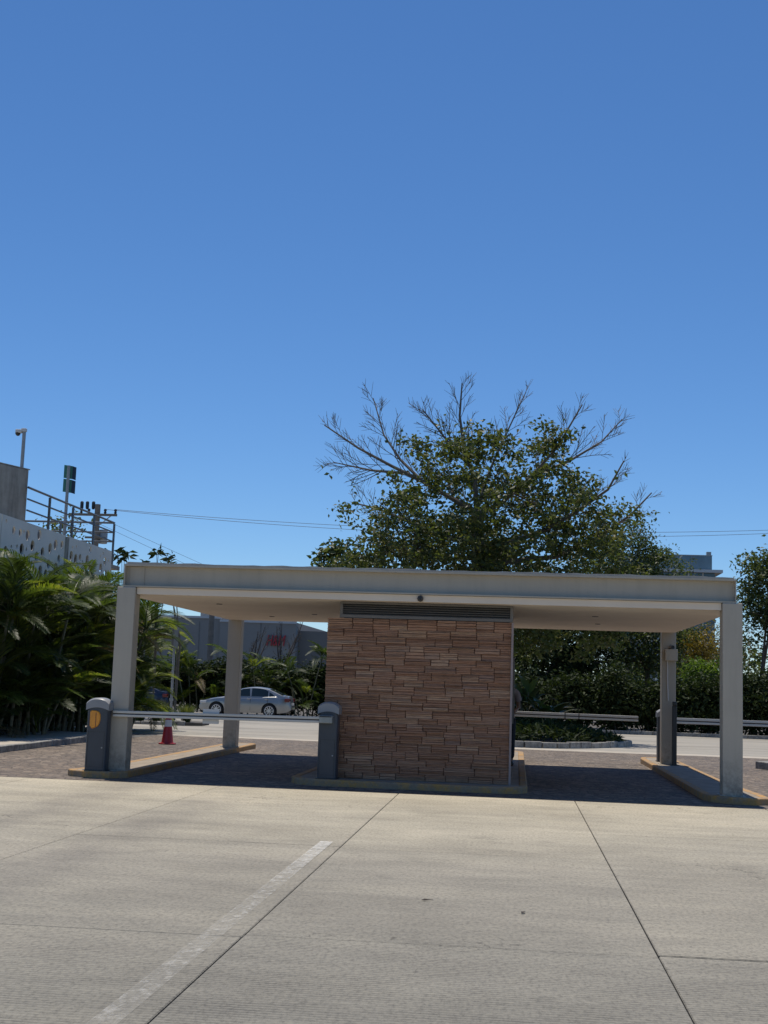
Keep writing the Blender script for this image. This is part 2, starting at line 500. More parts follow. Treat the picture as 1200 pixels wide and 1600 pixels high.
class MB:
    def __init__(self):
        self.v = []
        self.f = []

    def add(self, vs_, fs):
        n = len(self.v)
        self.v += [tuple(x) for x in vs_]
        self.f += [tuple(i + n for i in q) for q in fs]
        return self

    def box(self, x0, x1, y0, y1, z0, z1):
        return self.add([(x0, y0, z0), (x1, y0, z0), (x1, y1, z0), (x0, y1, z0), (x0, y0, z1), (x1, y0, z1), (x1, y1, z1), (x0, y1, z1)],
                        [(0, 3, 2, 1), (4, 5, 6, 7), (0, 1, 5, 4), (1, 2, 6, 5), (2, 3, 7, 6), (3, 0, 4, 7)])

    def prism(self, poly, z0, z1, zf=None):
        n = len(poly)
        zf = zf or (lambda x, y: 0.0)
        vs_ = [(x, y, z0 + zf(x, y)) for x, y in poly] + [(x, y, z1 + zf(x, y)) for x, y in poly]
        fs = [tuple(range(n - 1, -1, -1)), tuple(range(n, 2 * n))]
        fs += [(i, (i + 1) % n, n + (i + 1) % n, n + i) for i in range(n)]
        return self.add(vs_, fs)

    def tube(self, path, rad, n=6, cap=True):
        path = [Vector(p) for p in path]
        if not isinstance(rad, (list, tuple)):
            rad = [rad] * len(path)
        base = len(self.v)
        prev = None
        for i, p in enumerate(path):
            t = (path[min(i + 1, len(path) - 1)] - path[max(i - 1, 0)])
            if t.length < 1e-9:
                t = Vector((0, 0, 1))
            t.normalize()
            if prev is None:
                a = t.orthogonal().normalized()
            else:
                a = (prev - t * prev.dot(t))
                a = a.normalized() if a.length > 1e-6 else t.orthogonal().normalized()
            prev = a
            b = t.cross(a)
            for k in range(n):
                an = 2 * math.pi * k / n
                self.v.append(tuple(p + (a * math.cos(an) + b * math.sin(an)) * rad[i]))
        for i in range(len(path) - 1):
            for k in range(n):
                a0 = base + i * n + k
                a1 = base + i * n + (k + 1) % n
                self.f.append((a0, a1, a1 + n, a0 + n))
        if cap:
            self.f.append(tuple(base + k for k in range(n - 1, -1, -1)))
            e = base + (len(path) - 1) * n
            self.f.append(tuple(e + k for k in range(n)))
        return self

    def lathe(self, prof, c=(0, 0, 0), n=16, axis='z', cap=True):
        base = len(self.v)
        for r, h in prof:
            for k in range(n):
                an = 2 * math.pi * k / n
                a, b = r * math.cos(an), r * math.sin(an)
                q = (a, b, h) if axis == 'z' else ((a, h, b) if axis == 'y' else (h, a, b))
                self.v.append((q[0] + c[0], q[1] + c[1], q[2] + c[2]))
        for i in range(len(prof) - 1):
            for k in range(n):
                a0 = base + i * n + k
                a1 = base + i * n + (k + 1) % n
                self.f.append((a0, a1, a1 + n, a0 + n))
        if cap:
            self.f.append(tuple(base + k for k in range(n)))
            e = base + (len(prof) - 1) * n
            self.f.append(tuple(e + k for k in range(n)))
        return self

    def mesh(self, name):
        me = bpy.data.meshes.new(name)
        me.from_pydata(self.v, [], self.f)
        me.update()
        return me

    def build(self, name, mat, parent=None, local=False, bevel=0.0, smooth=False, seg=2):
        me = self.mesh(name)
        bm = bmesh.new()
        bm.from_mesh(me)
        bmesh.ops.recalc_face_normals(bm, faces=bm.faces)
        if not local and parent is not None:
            bmesh.ops.translate(bm, vec=-ORG[parent], verts=bm.verts)
        bm.to_mesh(me)
        bm.free()
        o = link(name, me, mat, parent)
        if parent is not None:
            ORG[o] = ORG[parent]
        else:
            ORG[o] = Vector((0, 0, 0))
        if bevel:
            b = o.modifiers.new('edge', 'BEVEL')
            b.width = bevel
            b.segments = seg
            b.limit_method = 'ANGLE'
            b.angle_limit = R(40)
        if smooth:
            for p in me.polygons:
                p.use_smooth = True
            me.set_sharp_from_angle(angle=R(42))
        return o


def link(name, me, mat, parent=None):
    o = bpy.data.objects.new(name, me)
    if mat is not None and len(me.materials) == 0:
        me.materials.append(mat)
    COL.objects.link(o)
    if parent is not None:
        o.parent = parent
    return o


def struct(name, o_or_mb, mat, parent=None, **k):
    o = o_or_mb.build(name, mat, parent, **k)
    if parent is None:
        o['kind'] = 'structure'
    return o


def zg(y):
    return -0.0075 * (min(max(y, 29.0), 95.0) - 29.0)


def np_mesh(name, V, F, mat):
    """V (n,3) float, F (m,3) int"""
    me = bpy.data.meshes.new(name)
    V = np.asarray(V, dtype=np.float32)
    F = np.asarray(F, dtype=np.int32)
    k = F.shape[1]
    me.vertices.add(len(V))
    me.vertices.foreach_set('co', V.ravel())
    me.loops.add(F.size)
    me.loops.foreach_set('vertex_index', F.ravel())
    me.polygons.add(len(F))
    me.polygons.foreach_set('loop_start', np.arange(0, F.size, k, dtype=np.int32))
    me.polygons.foreach_set('loop_total', np.full(len(F), k, dtype=np.int32))
    me.update()
    me.validate()
    me.materials.append(mat)
    return me


def leaf_arrays(P, size, droop=0.3, aspect=0.5, up=0.6, jit=0.35):
    """folded kite leaves at points P"""
    n = len(P)
    d = rng.normal(size=(n, 3))
    d[:, 2] = d[:, 2] * 0.6 - droop
    d /= np.linalg.norm(d, axis=1)[:, None]
    nn = rng.normal(size=(n, 3))
    nn[:, 2] += up
    s = np.cross(d, nn)
    s /= np.linalg.norm(s, axis=1)[:, None] + 1e-9
    nn = np.cross(s, d)
    L = (size * (1 + jit * rng.uniform(-1, 1, n)))[:, None]
    W = L * aspect * 0.5
    a = P
    b = P + d * L * 0.45 + s * W + nn * L * 0.08
    c = P + d * L - nn * L * 0.10
    e = P + d * L * 0.45 - s * W + nn * L * 0.08
    V = np.stack([a, b, c, e], axis=1).reshape(-1, 3)
    i = np.arange(n)[:, None] * 4
    F = np.concatenate([i + np.array([[0, 1, 2]]), i + np.array([[0, 2, 3]])], axis=0)
    return V, F


# ------------------------------------------------------------------ the setting: ground
# one sheet of soil to the horizon
g = MB()
ys = [-60, -10, 29, 60, 95, 200, 500, 1200]
xs = [-900, -60, 0, 60, 900]
idx = {}
for j, yv in enumerate(ys):
    for i, xv in enumerate(xs):
        idx[i, j] = len(g.v)
        g.v.append((xv, yv, zg(yv) - 0.09))
for j in range(len(ys) - 1):
    for i in range(len(xs) - 1):
        g.f.append((idx[i, j], idx[i + 1, j], idx[i + 1, j + 1], idx[i, j + 1]))
struct('ground', g, m_soil)

# cast concrete apron, panel by panel
apron = bpy.data.objects.new('concrete_apron', None)
COL.objects.link(apron)
ORG[apron] = Vector((0, 0, 0))
apron['kind'] = 'structure'
XJ = [-12.8, -10.0, -7.25, -4.33, -1.66, 0.915, 3.62, 6.4, 9.2, 12.0]
YJ = {0: [-5, 3.7, 8.3, 13.1, 19.5], 1: [-5, 3.7, 8.3, 13.2, 19.5], 2: [-5, 3.7, 8.28, 13.3, 19.5], 3: [-5, 3.7, 8.30, 13.0, 19.5],
      4: [-5, 3.7, 8.36, 12.9, 19.5], 5: [-5, 3.7, 8.42, 11.28, 15.2, 19.5], 6: [-5, 3.7, 8.45, 11.3, 15.2, 19.5], 7: [-5, 3.7, 8.5, 11.3, 15.2, 19.5], 8: [-5, 3.7, 8.5, 11.3, 15.2, 19.5]}
for c in range(len(XJ) - 1):
    yy = YJ[c]
    for k in range(len(yy) - 1):
        gx = 0.0045
        gy = 0.007
        dz = random.uniform(-0.002, 0.002)
        ga = 0.010 if 8 < yy[k] < 9 else gy
        gb = 0.010 if 8 < yy[k + 1] < 9 else gy
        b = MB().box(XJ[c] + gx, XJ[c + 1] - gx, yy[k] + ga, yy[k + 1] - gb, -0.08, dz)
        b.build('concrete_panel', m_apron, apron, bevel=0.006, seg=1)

# worn painted lane line
d = MB()
d.add([(-1.925, 6.0, 0.006), (-1.785, 6.0, 0.006), (-1.775, 13.32, 0.006), (-1.905, 13.32, 0.006)], [(0, 1, 2, 3)])
struct('lane_line_marking', d, m_dash)

# paved lanes under and around the gate
def sheet(name, poly, mat, dz):
    mb = MB()
    mb.add([(x, y, zg(y) + dz) for x, y in poly], [tuple(range(len(poly)))])
    return struct(name, mb, mat)

def grid_sheet(name, x0, x1, y0, y1, mat, dz, ny=12):
    mb = MB()
    for j in range(ny + 1):
        yv = y0 + (y1 - y0) * j / ny
        mb.v += [(x0, yv, zg(yv) + dz), (x1, yv, zg(yv) + dz)]
    for j in range(ny):
        mb.f.append((2 * j, 2 * j + 1, 2 * j + 3, 2 * j + 2))
    return struct(name, mb, mat)

grid_sheet('paved_lanes', -9.95, 12.0, 19.504, 37.0, m_paver, 0.0)
grid_sheet('service_road', -60, 60, 37.0, 71.5, m_road, -0.004, 16)
# drain strip of darker asphalt between pavers and road
grid_sheet('asphalt_strip', -60, -9.95, 33.6, 36.98, simple('worn_asphalt', (0.105, 0.10, 0.095), 0.9, 0.2, 2, bmp=0.3), -0.004, 4)
grid_sheet('concrete_gutter', -9.95, 12.0, 36.2, 37.4, m_walk, 0.004, 3)

# side pavement with its kerb stones
sw = [(-13.0, -5), (-10.12, -5), (-10.12, 31.6), (-10.3, 32.6), (-10.8, 33.2), (-11.6, 33.5), (-13.0, 33.5)]
side = MB().prism(sw, -0.08, 0.118, lambda x, y: zg(y))
side = struct('pavement', side, m_walk)
kb = []
yv = 12.0
while yv < 31.4:
    kb.append((-10.12, yv, -9.96, min(yv + 0.98, 31.5)))
    yv += 1.0
for (x0, y0, x1, y1) in kb:
    MB().box(x0 + 0.002, x1, y0, y1, -0.08, 0.128 + random.uniform(-.004, .004)).build('kerb_stone', m_kerb_w, side, bevel=0.012)

# ------------------------------------------------------------------ traffic islands
def island(name, label, poly, h=0.1):
    cx = sum(p[0] for p in poly) / len(poly)
    cy = sum(p[1] for p in poly) / len(poly)
    t = thing(name, label, 'traffic island', (cx, cy, 0))
    # kerb ring split from the top slab
    n = len(poly)
    inner = []
    for i in range(n):
        p0, p1, p2 = Vector(poly[i - 1]), Vector(poly[i]), Vector(poly[(i + 1) % n])
        d1 = (p1 - p0).normalized()
        d2 = (p2 - p1).normalized()
        n1 = Vector((-d1.y, d1.x))
        n2 = Vector((-d2.y, d2.x))
        bis = (n1 + n2).normalized()
        inner.append(tuple(p1 + bis * (0.13 / max(0.5, bis.dot(n1)))))
    kerb = MB()
    vs_ = [(x, y, -0.03) for x, y in poly] + [(x, y, h) for x, y in poly] + [(x, y, h) for x, y in inner] + [(x, y, -0.03) for x, y in inner]
    fs = []
    for i in range(n):
        j = (i + 1) % n
        fs += [(i, j, n + j, n + i), (n + i, n + j, 2 * n + j, 2 * n + i), (2 * n + i, 2 * n + j, 3 * n + j, 3 * n + i), (3 * n + i, 3 * n + j, j, i)]
    kerb.add(vs_, fs)
    kerb.build('kerb', m_kerb_y, t, bevel=0.018)
    MB().prism([(x * 1.0, y) for x, y in inner], -0.03, h - 0.006).build('top_slab', m_island, t)
    return t

islL = [(-6.98, 20.34), (-6.86, 20.12), (-6.55, 20.0), (-6.2, 20.0), (-6.0, 20.3), (-5.98, 21.0), (-5.98, 30.5), (-6.1, 30.72), (-6.66, 30.72), (-6.68, 24.0), (-6.72, 21.2)]
islM = [(-3.48, 20.8), (-3.35, 20.45), (-3.0, 20.28), (-0.25, 20.22), (0.1, 20.3), (0.24, 20.6), (0.26, 31.7), (0.1, 32.0), (-3.1, 32.0), (-3.4, 31.6)]
islR = [(2.9, 20.75), (2.98, 20.35), (3.25, 20.1), (3.6, 20.06), (3.85, 20.25), (3.84, 21.0), (3.72, 24.0), (3.72, 30.9), (3.55, 31.4), (3.2, 31.6), (2.98, 31.3), (2.92, 30.8)]
def cw(p):
    a = sum(p[i - 1][0] * p[i][1] - p[i][0] * p[i - 1][1] for i in range(len(p)))
    return p if a > 0 else p[::-1]
island('gate_island', 'long narrow kerbed island with faded yellow edge under the canopy beside the red cone', cw(islL))
island('gate_island', 'wide kerbed island with faded yellow edge carrying the stone booth', cw(islM))
island('gate_island', 'narrow kerbed island under the canopy posts that carry the beige box', cw(islR))
kblk = thing('kerb_block', 'short grey kerb end at the photo edge beyond the slim post', 'kerb', (5.9, 30.2, 0))
MB().prism([(5.42, 30.4), (5.6, 29.9), (6.9, 29.2), (7.2, 29.5), (5.9, 30.6)], -0.03, 0.16).build('kerb', m_kerb_w, kblk, bevel=0.02)

# ------------------------------------------------------------------ gate canopy
XL, XR, Y0, YB = -6.37, 3.455, 20.38, 28.66
W = 0.30
can = thing('gate_canopy', 'flat grey steel canopy on four square posts over the gate lanes', 'canopy', (-1.46, 24.6, 0))
for (x0, yv) in ((XL, Y0), (XR - W, Y0), (XL, YB), (XR - W, YB)):
    post = MB().box(x0, x0 + W, yv, yv + W, 0.085, 3.0).build('post', m_steel, can, bevel=0.014)
    MB().box(x0 - 0.035, x0 + W + 0.035, yv - 0.035, yv + W + 0.035, 0.085, 0.106).build('base_plate', m_steel, post)

def ibeam(x0, x1, y0, y1, along, z0=3.003, z1=3.37):
    """I section: two flanges and a recessed web"""
    mb = MB()
    t = 0.03
    mb.box(x0, x1, y0, y1, z1 - t, z1)
    mb.box(x0, x1, y0, y1, z0, z0 + 0.022)
    if along == 'x':
        ym = (y0 + y1) / 2
        mb.box(x0, x1, ym - 0.012, ym + 0.012, z0 + 0.022, z1 - t)
        for xx in (x0, x1 - 0.014):
            mb.box(xx, xx + 0.014, y0 + 0.004, ym - 0.012, z0 + 0.022, z1 - t)
            mb.box(xx, xx + 0.014, ym + 0.012, y1 - 0.004, z0 + 0.022, z1 - t)
    else:
        xm = (x0 + x1) / 2
        mb.box(xm - 0.012, xm + 0.012, y0, y1, z0 + 0.022, z1 - t)
    return mb

ibeam(XL + 0.09, XR - 0.09, Y0 + 0.02, Y0 + 0.26, 'x').build('beam', m_steel, can)
ibeam(XL + 0.09, XR - 0.09, YB + 0.02, YB + 0.26, 'x').build('beam', m_steel, can)
ibeam(XL + 0.09, XL + 0.29, Y0 + 0.265, YB + 0.015, 'y').build('beam', m_steel, can)
ibeam(XR - 0.29, XR - 0.09, Y0 + 0.265, YB + 0.015, 'y').build('beam', m_steel, can)
# splice plate near the left end of the front beam
MB().box(XL + 0.16, XL + 0.40, Y0 + 0.116, Y0 + 0.127, 3.03, 3.335).build('splice_plate', m_steel, can)
sof = MB().box(XL + 0.31, XR - 0.31, Y0 + 0.06, Y0 + 0.3, 2.89, 2.998)
edge = sof.build('soffit_edge', m_plaster_edge, can)
MB().box(XL + 0.04, XR - 0.04, Y0 + 0.303, YB - 0.003, 2.893, 2.998).build('soffit', m_plaster, can)
for (lx, ly) in ((-5.2, 22.6), (-3.9, 25.2), (1.4, 23.2), (1.6, 25.8), (-5.0, 26.6)):
    MB().lathe([(0.055, 2.893), (0.055, 2.884), (0.035, 2.882)], (lx, ly, 0), 12).build('downlight', m_black, can)
dk = MB()
N = 60
for i in range(N + 1):
    xv = XL + 0.12 + (XR - XL - 0.24) * i / N
    dk.v += [(xv, Y0 + 0.05, 3.372), (xv, Y0 + 0.05, 3.392 + random.uniform(0, .018)), (xv, YB + 0.2, 3.392 + random.uniform(0, .018)), (xv, YB + 0.2, 3.372)]
for i in range(N):
    a = 4 * i
    for k in range(3):
        dk.f.append((a + k, a + k + 4, a + k + 5, a + k + 1))
dk.build('roof_deck', m_roof, can)

sens = thing('ceiling_sensor', 'small dark round sensor on the canopy edge above the louver', 'sensor', (-1.49, Y0 + 0.05, 2.94))
MB().lathe([(0.048, 0.012), (0.052, -0.02), (0.045, -0.05), (0.02, -0.055)], (0, 0, 0), 8, 'y').build('housing', simple('brown_black_plastic', (0.05, 0.042, 0.036), .5, .1, 5, bmp=0), sens, local=True)
MB().lathe([(0.022, -0.055), (0.018, -0.066)], (0, 0, 0), 10, 'y').build('lens', m_black, sens, local=True)

# ------------------------------------------------------------------ stone booth
BX0, BX1, BY0, BY1, BZ0, BZ1 = -3.01, -0.025, 20.86, 25.0, 0.095, 2.625
booth = thing('guard_booth', 'windowless brown ledger stone booth wall in the middle of the canopy', 'booth', (-1.5, 22.9, 0.094))
MB().box(BX0 + 0.015, BX1 - 0.012, BY0, BY1, BZ0, BZ1 - 0.01).build('core_wall', m_mortar, booth)

def stone_template(k):
    rr = random.Random(100 + k)
    layers = rr.choice([2, 2, 3, 3, 4])
    cuts = sorted([0] + [min(0.8, max(0.2, (i + 1) / layers + rr.uniform(-.12, .12))) for i in range(layers - 1)] + [1])
    mb = MB()
    for a, b in zip(cuts[:-1], cuts[1:]):
        dep = rr.uniform(0.35, 1.0)
        e = 0.02
        j = [rr.uniform(-.1, .1) for _ in range(4)]
        x0, x1 = -0.5 + rr.uniform(0, .02), 0.5 - rr.uniform(0, .02)
        z0, z1 = a + e, b - e
        mb.add([(x0, 0, z0), (x1, 0, z0), (x1, 0, z1), (x0, 0, z1), (x0 + .01, -dep + j[0], z0 + .03), (x1 - .01, -dep + j[1], z0 + .03), (x1 - .01, -dep + j[2], z1 - .03), (x0 + .01, -dep + j[3], z1 - .03)],
               [(0, 1, 2, 3), (4, 7, 6, 5), (0, 4, 5, 1), (1, 5, 6, 2), (2, 6, 7, 3), (3, 7, 4, 0)])
    me = mb.mesh('stone')
    bm = bmesh.new()
    bm.from_mesh(me)
    bmesh.ops.recalc_face_normals(bm, faces=bm.faces)
    bm.to_mesh(me)
    bm.free()
    me.materials.append(m_stone)
    return me

TPL = [stone_template(k) for k in range(16)]
rr = random.Random(3)
stones = []
z = BZ0
while z < BZ1 - 1e-6:
    H_ = rr.uniform(0.085, 0.14)
    if BZ1 - (z + H_) < 0.08:
        H_ = BZ1 - z
    x = BX0
    while x < BX1 - 1e-6:
        L = rr.uniform(0.2, 0.52)
        if BX1 - (x + L) < 0.14:
            L = BX1 - x
        k = rr.choice([1, 2, 2, 2]) if H_ < 0.11 else rr.choice([2, 2, 3])
        cuts = [0.0] + sorted((q + 1) / k + rr.uniform(-.4, .4) / k / 2 for q in range(k - 1)) + [1.0]
        for a, b in zip(cuts[:-1], cuts[1:]):
            stones.append((x, L, z + a * H_, (b - a) * H_, rr.uniform(0.028, 0.058), rr.randrange(16)))
        x += L
    z += H_
order = sorted(range(len(stones)), key=lambda i: -stones[i][1] * stones[i][3])
keep = set(order[:300])
rest = MB()
for i, (x, L, z, h, dep, k) in enumerate(stones):
    sc = (L - 0.002, dep, h - 0.001)
    loc = Vector((x + L / 2, BY0 + 0.005, z + 0.0015))
    if i in keep:
        o = bpy.data.objects.new('stone', TPL[k])
        COL.objects.link(o)
        o.parent = booth
        o.location = loc - ORG[booth]
        o.scale = sc
    else:
        me = TPL[k]
        rest.add([(loc.x + v.co.x * sc[0], loc.y + v.co.y * sc[1], loc.z + v.co.z * sc[2]) for v in me.vertices], [tuple(p.vertices) for p in me.polygons])
if rest.v:
    ro = rest.build('small_stones', m_stone, booth)
    ro['kind'] = 'stuff'
MB().box(BX1 - 0.03, BX1 + 0.004, BY0 - 0.062, BY0 - 0.004, BZ0, BZ1 - 0.004).build('corner_trim', simple('corner_trim_metal', (0.30, 0.235, 0.215), .5, .1, 4, bmp=0), booth)
# louver above the stone
LX0, LX1, LZ0, LZ1 = -2.81, -0.035, 2.632, 2.885
lo = MB()
fw = 0.045
yl = BY0 - 0.03
lo.box(LX0, LX1, yl, yl + 0.09, LZ1 - 0.03, LZ1)
lo.box(LX0, LX1, yl, yl + 0.09, LZ0, LZ0 + fw)
lo.box(LX0, LX0 + fw, yl + 0.002, yl + 0.088, LZ0 + fw, LZ1 - 0.03)
lo.box(LX1 - fw, LX1, yl + 0.002, yl + 0.088, LZ0 + fw, LZ1 - 0.03)
lou = lo.build('louver', m_louver, booth)
for k in range(5):
    zc = LZ0 + fw + 0.012 + k * 0.036
    s = MB().add([(LX0 + fw, yl + 0.012, zc - 0.010), (LX1 - fw, yl + 0.012, zc - 0.010), (LX1 - fw, yl + 0.07, zc + 0.022), (LX0 + fw, yl + 0.07, zc + 0.022),
                  (LX0 + fw, yl + 0.012, zc - 0.004), (LX1 - fw, yl + 0.012, zc - 0.004), (LX1 - fw, yl + 0.07, zc + 0.028), (LX0 + fw, yl + 0.07, zc + 0.028)],
                 [(0, 3, 2, 1), (4, 5, 6, 7), (0, 1, 5, 4), (1, 2, 6, 5), (2, 3, 7, 6), (3, 0, 4, 7)])
    s.build('slat', m_louver, lou)
MB().box(LX0 + 0.05, LX1 - 0.05, yl + 0.092, yl + 0.4, LZ0, LZ1 + 0.003).build('louver_backing', m_black, booth)
# guard's window on the lane side of the booth
wf = MB().box(BX1 - 0.02, BX1 + 0.03, 22.4, 23.9, 1.0, 2.1).build('window_frame', m_louver, booth)
MB().box(BX1 + 0.031, BX1 + 0.036, 22.46, 23.84, 1.06, 2.04).build('pane', m_glass, wf)

# ------------------------------------------------------------------ barrier cabinets and arms
def cabinet(label, x, y, z, w=0.335, dp=0.3, h=1.13, lens=False, ledge=False):
    t = thing('barrier_cabinet', label, 'barrier', (x, y, z), 'barrier cabinets at the gate')
    hb = h - 0.15
    body = MB()
    r = 0.05
    pts = []
    for (cx, cy, a0) in ((w / 2 - r, dp / 2 - r, 0), (-w / 2 + r, dp / 2 - r, 90), (-w / 2 + r, -dp / 2 + r, 180), (w / 2 - r, -dp / 2 + r, 270)):
        for k in range(4):
            a = R(a0 + 30 * k)
            pts.append((cx + r * math.cos(a), cy + r * math.sin(a)))
    body.prism(pts, 0, hb + 0.05)
    body.build('body', m_cab, t, local=True, smooth=True)
    # cap: arched top, arched lower edge over the front
    cap = MB()
    ns = 12
    wc, dc = w + 0.03, dp + 0.03
    ring = []
    for i in range(ns + 1):
        s = -1 + 2 * i / ns
        top = h - 0.075 * abs(s) ** 2.6
        bot = hb - 0.045 * s * s
        ring.append((s * wc / 2, top, bot))
    for (yy, dt) in ((-dc / 2, -0.025), (-dc / 2 + 0.035, 0), (dc / 2 - 0.035, 0), (dc / 2, -0.025)):
        for (xx, tp, bt) in ring:
            cap.v.append((xx, yy, tp + dt))
        for (xx, tp, bt) in ring:
            cap.v.append((xx, yy, bt))
    m = 2 * (ns + 1)
    for j in range(3):
        for i in range(ns):
            a = j * m + i
            cap.f.append((a, a + 1, a + m + 1, a + m))
        for e in (0, ns):
            a = j * m + e
            cap.f.append((a, a + m, a + m + ns + 1, a + ns + 1))
    for j in (0, 3):
        for i in range(ns):
            a = j * m + i
            cap.f.append((a, a + 1, a + ns + 2, a + ns + 1))
    cap.build('cap', m_cap, t, local=True, smooth=True)
    MB().box(-w / 2 - 0.015, w / 2 + 0.015, -dp / 2 - 0.015, dp / 2 + 0.015, -0.004, 0.012).build('foot_plate', m_black, t, local=True)
    for (a, b, c_, d_) in ((-w / 2 + .035, -w / 2 + .039, .06, .60), (w / 2 - .039, w / 2 - .035, .06, .60), (-w / 2 + .035, w / 2 - .035, .60, .604), (-w / 2 + .035, w / 2 - .035, .06, .064)):
        MB().box(a, b, -dp / 2 - .0012, -dp / 2 + .002, c_, d_).build('door_seam', m_black, t, local=True)
    MB().lathe([(.012, -dp / 2 + .002), (.012, -dp / 2 - .006), (.006, -dp / 2 - .007)], (w / 2 - .065, 0, .36), 10, 'y').build('lock', m_galv, t, local=True)
    if lens:
        pl = []
        for (a, b) in ((-0.115, 0.885), (-0.115, 0.665), (-0.085, 0.625), (-0.06, 0.62), (0.02, 0.66), (0.045, 0.70), (0.058, 0.77), (0.055, 0.84), (0.03, 0.885), (-0.03, 0.905), (-0.09, 0.905)):
            pl.append((a, b + 0.03))
        n = len(pl)
        ln = MB()
        ln.add([(a, -dp / 2 - 0.001, b) for a, b in pl] + [(-0.03 + (a + 0.03) * 0.9, -dp / 2 - 0.02, 0.80 + (b - 0.80) * 0.92) for a, b in pl],
               [tuple(range(n)), tuple(range(n, 2 * n))] + [(i, (i + 1) % n, n + (i + 1) % n, n + i) for i in range(n)])
        lo_ = ln.build('signal_lens', m_orange, t, local=True)
        MB().box(-0.018, -0.008, -dp / 2 - 0.024, -dp / 2 - 0.019, 0.68, 0.90).build('lens_rib', simple('lens_rib_brown', (.20, .07, .015), .4, .1, 5, bmp=0), lo_, local=True)
    return t

cabinet('dark barrier post with orange lens in front of the canopy post near the palms', -6.49, 20.25, 0.096, dp=0.24, lens=True)
c2 = cabinet('dark barrier cabinet with grey cap standing against the stone wall', -2.88, 20.60, 0.096, w=0.305, h=1.19)
c3 = cabinet('slim dark barrier cabinet behind the canopy post with the beige box', 3.36, 29.75, 0.096, w=0.36, h=1.16)
c4 = cabinet('dark barrier cabinet hidden beside the back of the stone booth', -0.22, 30.0, 0.096, h=1.14)

def arm(name, label, x0, x1, y, z0, z1, hgt=0.085, seams=(), plates=()):
    t = thing(name, label, 'barrier arm', ((x0 + x1) / 2, y, (z0 + z1) / 2), 'striped aluminium boom arms')
    def q(x, dz):
        return z0 + (z1 - z0) * (x - x0) / (x1 - x0) + dz
    def bar(a, b, ya, yb, d0, d1):
        return MB().add([(a, ya, q(a, d0)), (b, ya, q(b, d0)), (b, yb, q(b, d0)), (a, yb, q(a, d0)), (a, ya, q(a, d1)), (b, ya, q(b, d1)), (b, yb, q(b, d1)), (a, yb, q(a, d1))],
                        [(0, 3, 2, 1), (4, 5, 6, 7), (0, 1, 5, 4), (1, 2, 6, 5), (2, 3, 7, 6), (3, 0, 4, 7)])
    h = hgt / 2
    bar(x0, x1, y - 0.022, y + 0.022, h * 0.14, h).build('upper_rail', m_alu, t, bevel=0.006)
    bar(x0, x1, y - 0.022, y + 0.022, -h, -h * 0.2).build('lower_rail', m_alu, t, bevel=0.006)
    bar(x0 + 0.002, x1 - 0.002, y - 0.013, y + 0.013, -h * 0.2, h * 0.14).build('groove', m_dkgroove, t)
    for s in seams:
        bar(s, s + 0.022, y - 0.026, y + 0.026, -h - 0.004, h + 0.004).build('joint_sleeve', m_black, t)
    return t, bar

a1, br = arm('boom_arm', 'long two-railed boom arm with a blank white plate across the entry lane', -6.3, -2.96, 20.33, 0.985, 1.005, 0.098)
br(-4.86, -4.60, 20.357, 20.372, -0.115, 0.112).build('plate', m_white, a1, bevel=0.004)
# clamp on cabinet
cl = MB().box(-3.0, -2.795, 20.27, 20.445, 0.955, 1.075)
cl.build('arm_clamp', simple('clamp_aluminium', (.30, .32, .31), .4, .15, 6, metal=.3, bmp=0.1), c2, bevel=0.012)
MB().box(-2.992, -2.803, 20.264, 20.27, 1.05, 1.068).build('clamp_bolt_strip', m_black, c2)
a2, br = arm('boom_arm', 'two-railed boom arm with dark sleeves reaching from the booth over the right lane', -0.2, 2.79, 30.0, 1.025, 1.005, 0.12, seams=(1.15, 1.46))
a3, br = arm('boom_arm', 'plain boom arm passing behind the front post towards the photo edge', 3.2, 6.9, 29.75, 1.0, 1.0, 0.13)

# ------------------------------------------------------------------ reader post and enclosure on the rear post
rp = thing('card_reader_post', 'thin black reader post in front of the rear canopy post', 'post', (3.395, 28.40, 0.096))
MB().box(-0.048, 0.048, -0.05, 0.05, 0, 1.24).build('column', m_black, rp, local=True, bevel=0.01)
MB().box(-0.042, 0.045, -0.075, 0.05, 1.24, 1.33).build('reader_head', m_black, rp, local=True, bevel=0.012)
MB().box(-0.09, 0.09, -0.09, 0.09, -0.004, 0.01).build('foot_plate', m_black, rp, local=True)
en = thing('enclosure_box', 'small beige electrical box high on the rear canopy post', 'electrical box', (3.345, 28.6, 2.29))
MB().box(-0.125, 0.125, -0.12, 0.055, 0.0, 0.245).build('box', m_beige, en, local=True, bevel=0.008)
MB().tube([(-0.075, 0.03, 0.005), (-0.075, 0.035, -0.4), (-0.055, 0.035, -0.85)], 0.014, 8).build('conduit', m_white, en, local=True)
MB().lathe([(0.0, .0), (0.05, 0.0), (0.05, 0.02)], (0.0, -0.03, 0.247), 12).build('gland', m_black, en, local=True)
vc = thing('cctv_camera', 'small dark camera sitting on the beige box', 'camera', (3.345, 28.57, 2.558))
MB().tube([(0.02, 0.10, 0.035), (0.02, -0.09, 0.02)], [0.04, 0.043], 12).build('body', m_cap, vc, local=True, smooth=True)
MB().tube([(0.02, -0.09, 0.02), (0.02, -0.10, 0.02)], 0.036, 12).build('lens', m_black, vc, local=True)
MB().box(-0.02, 0.06, 0.0, 0.06, -0.024, 0.0).build('bracket', m_black, vc, local=True)

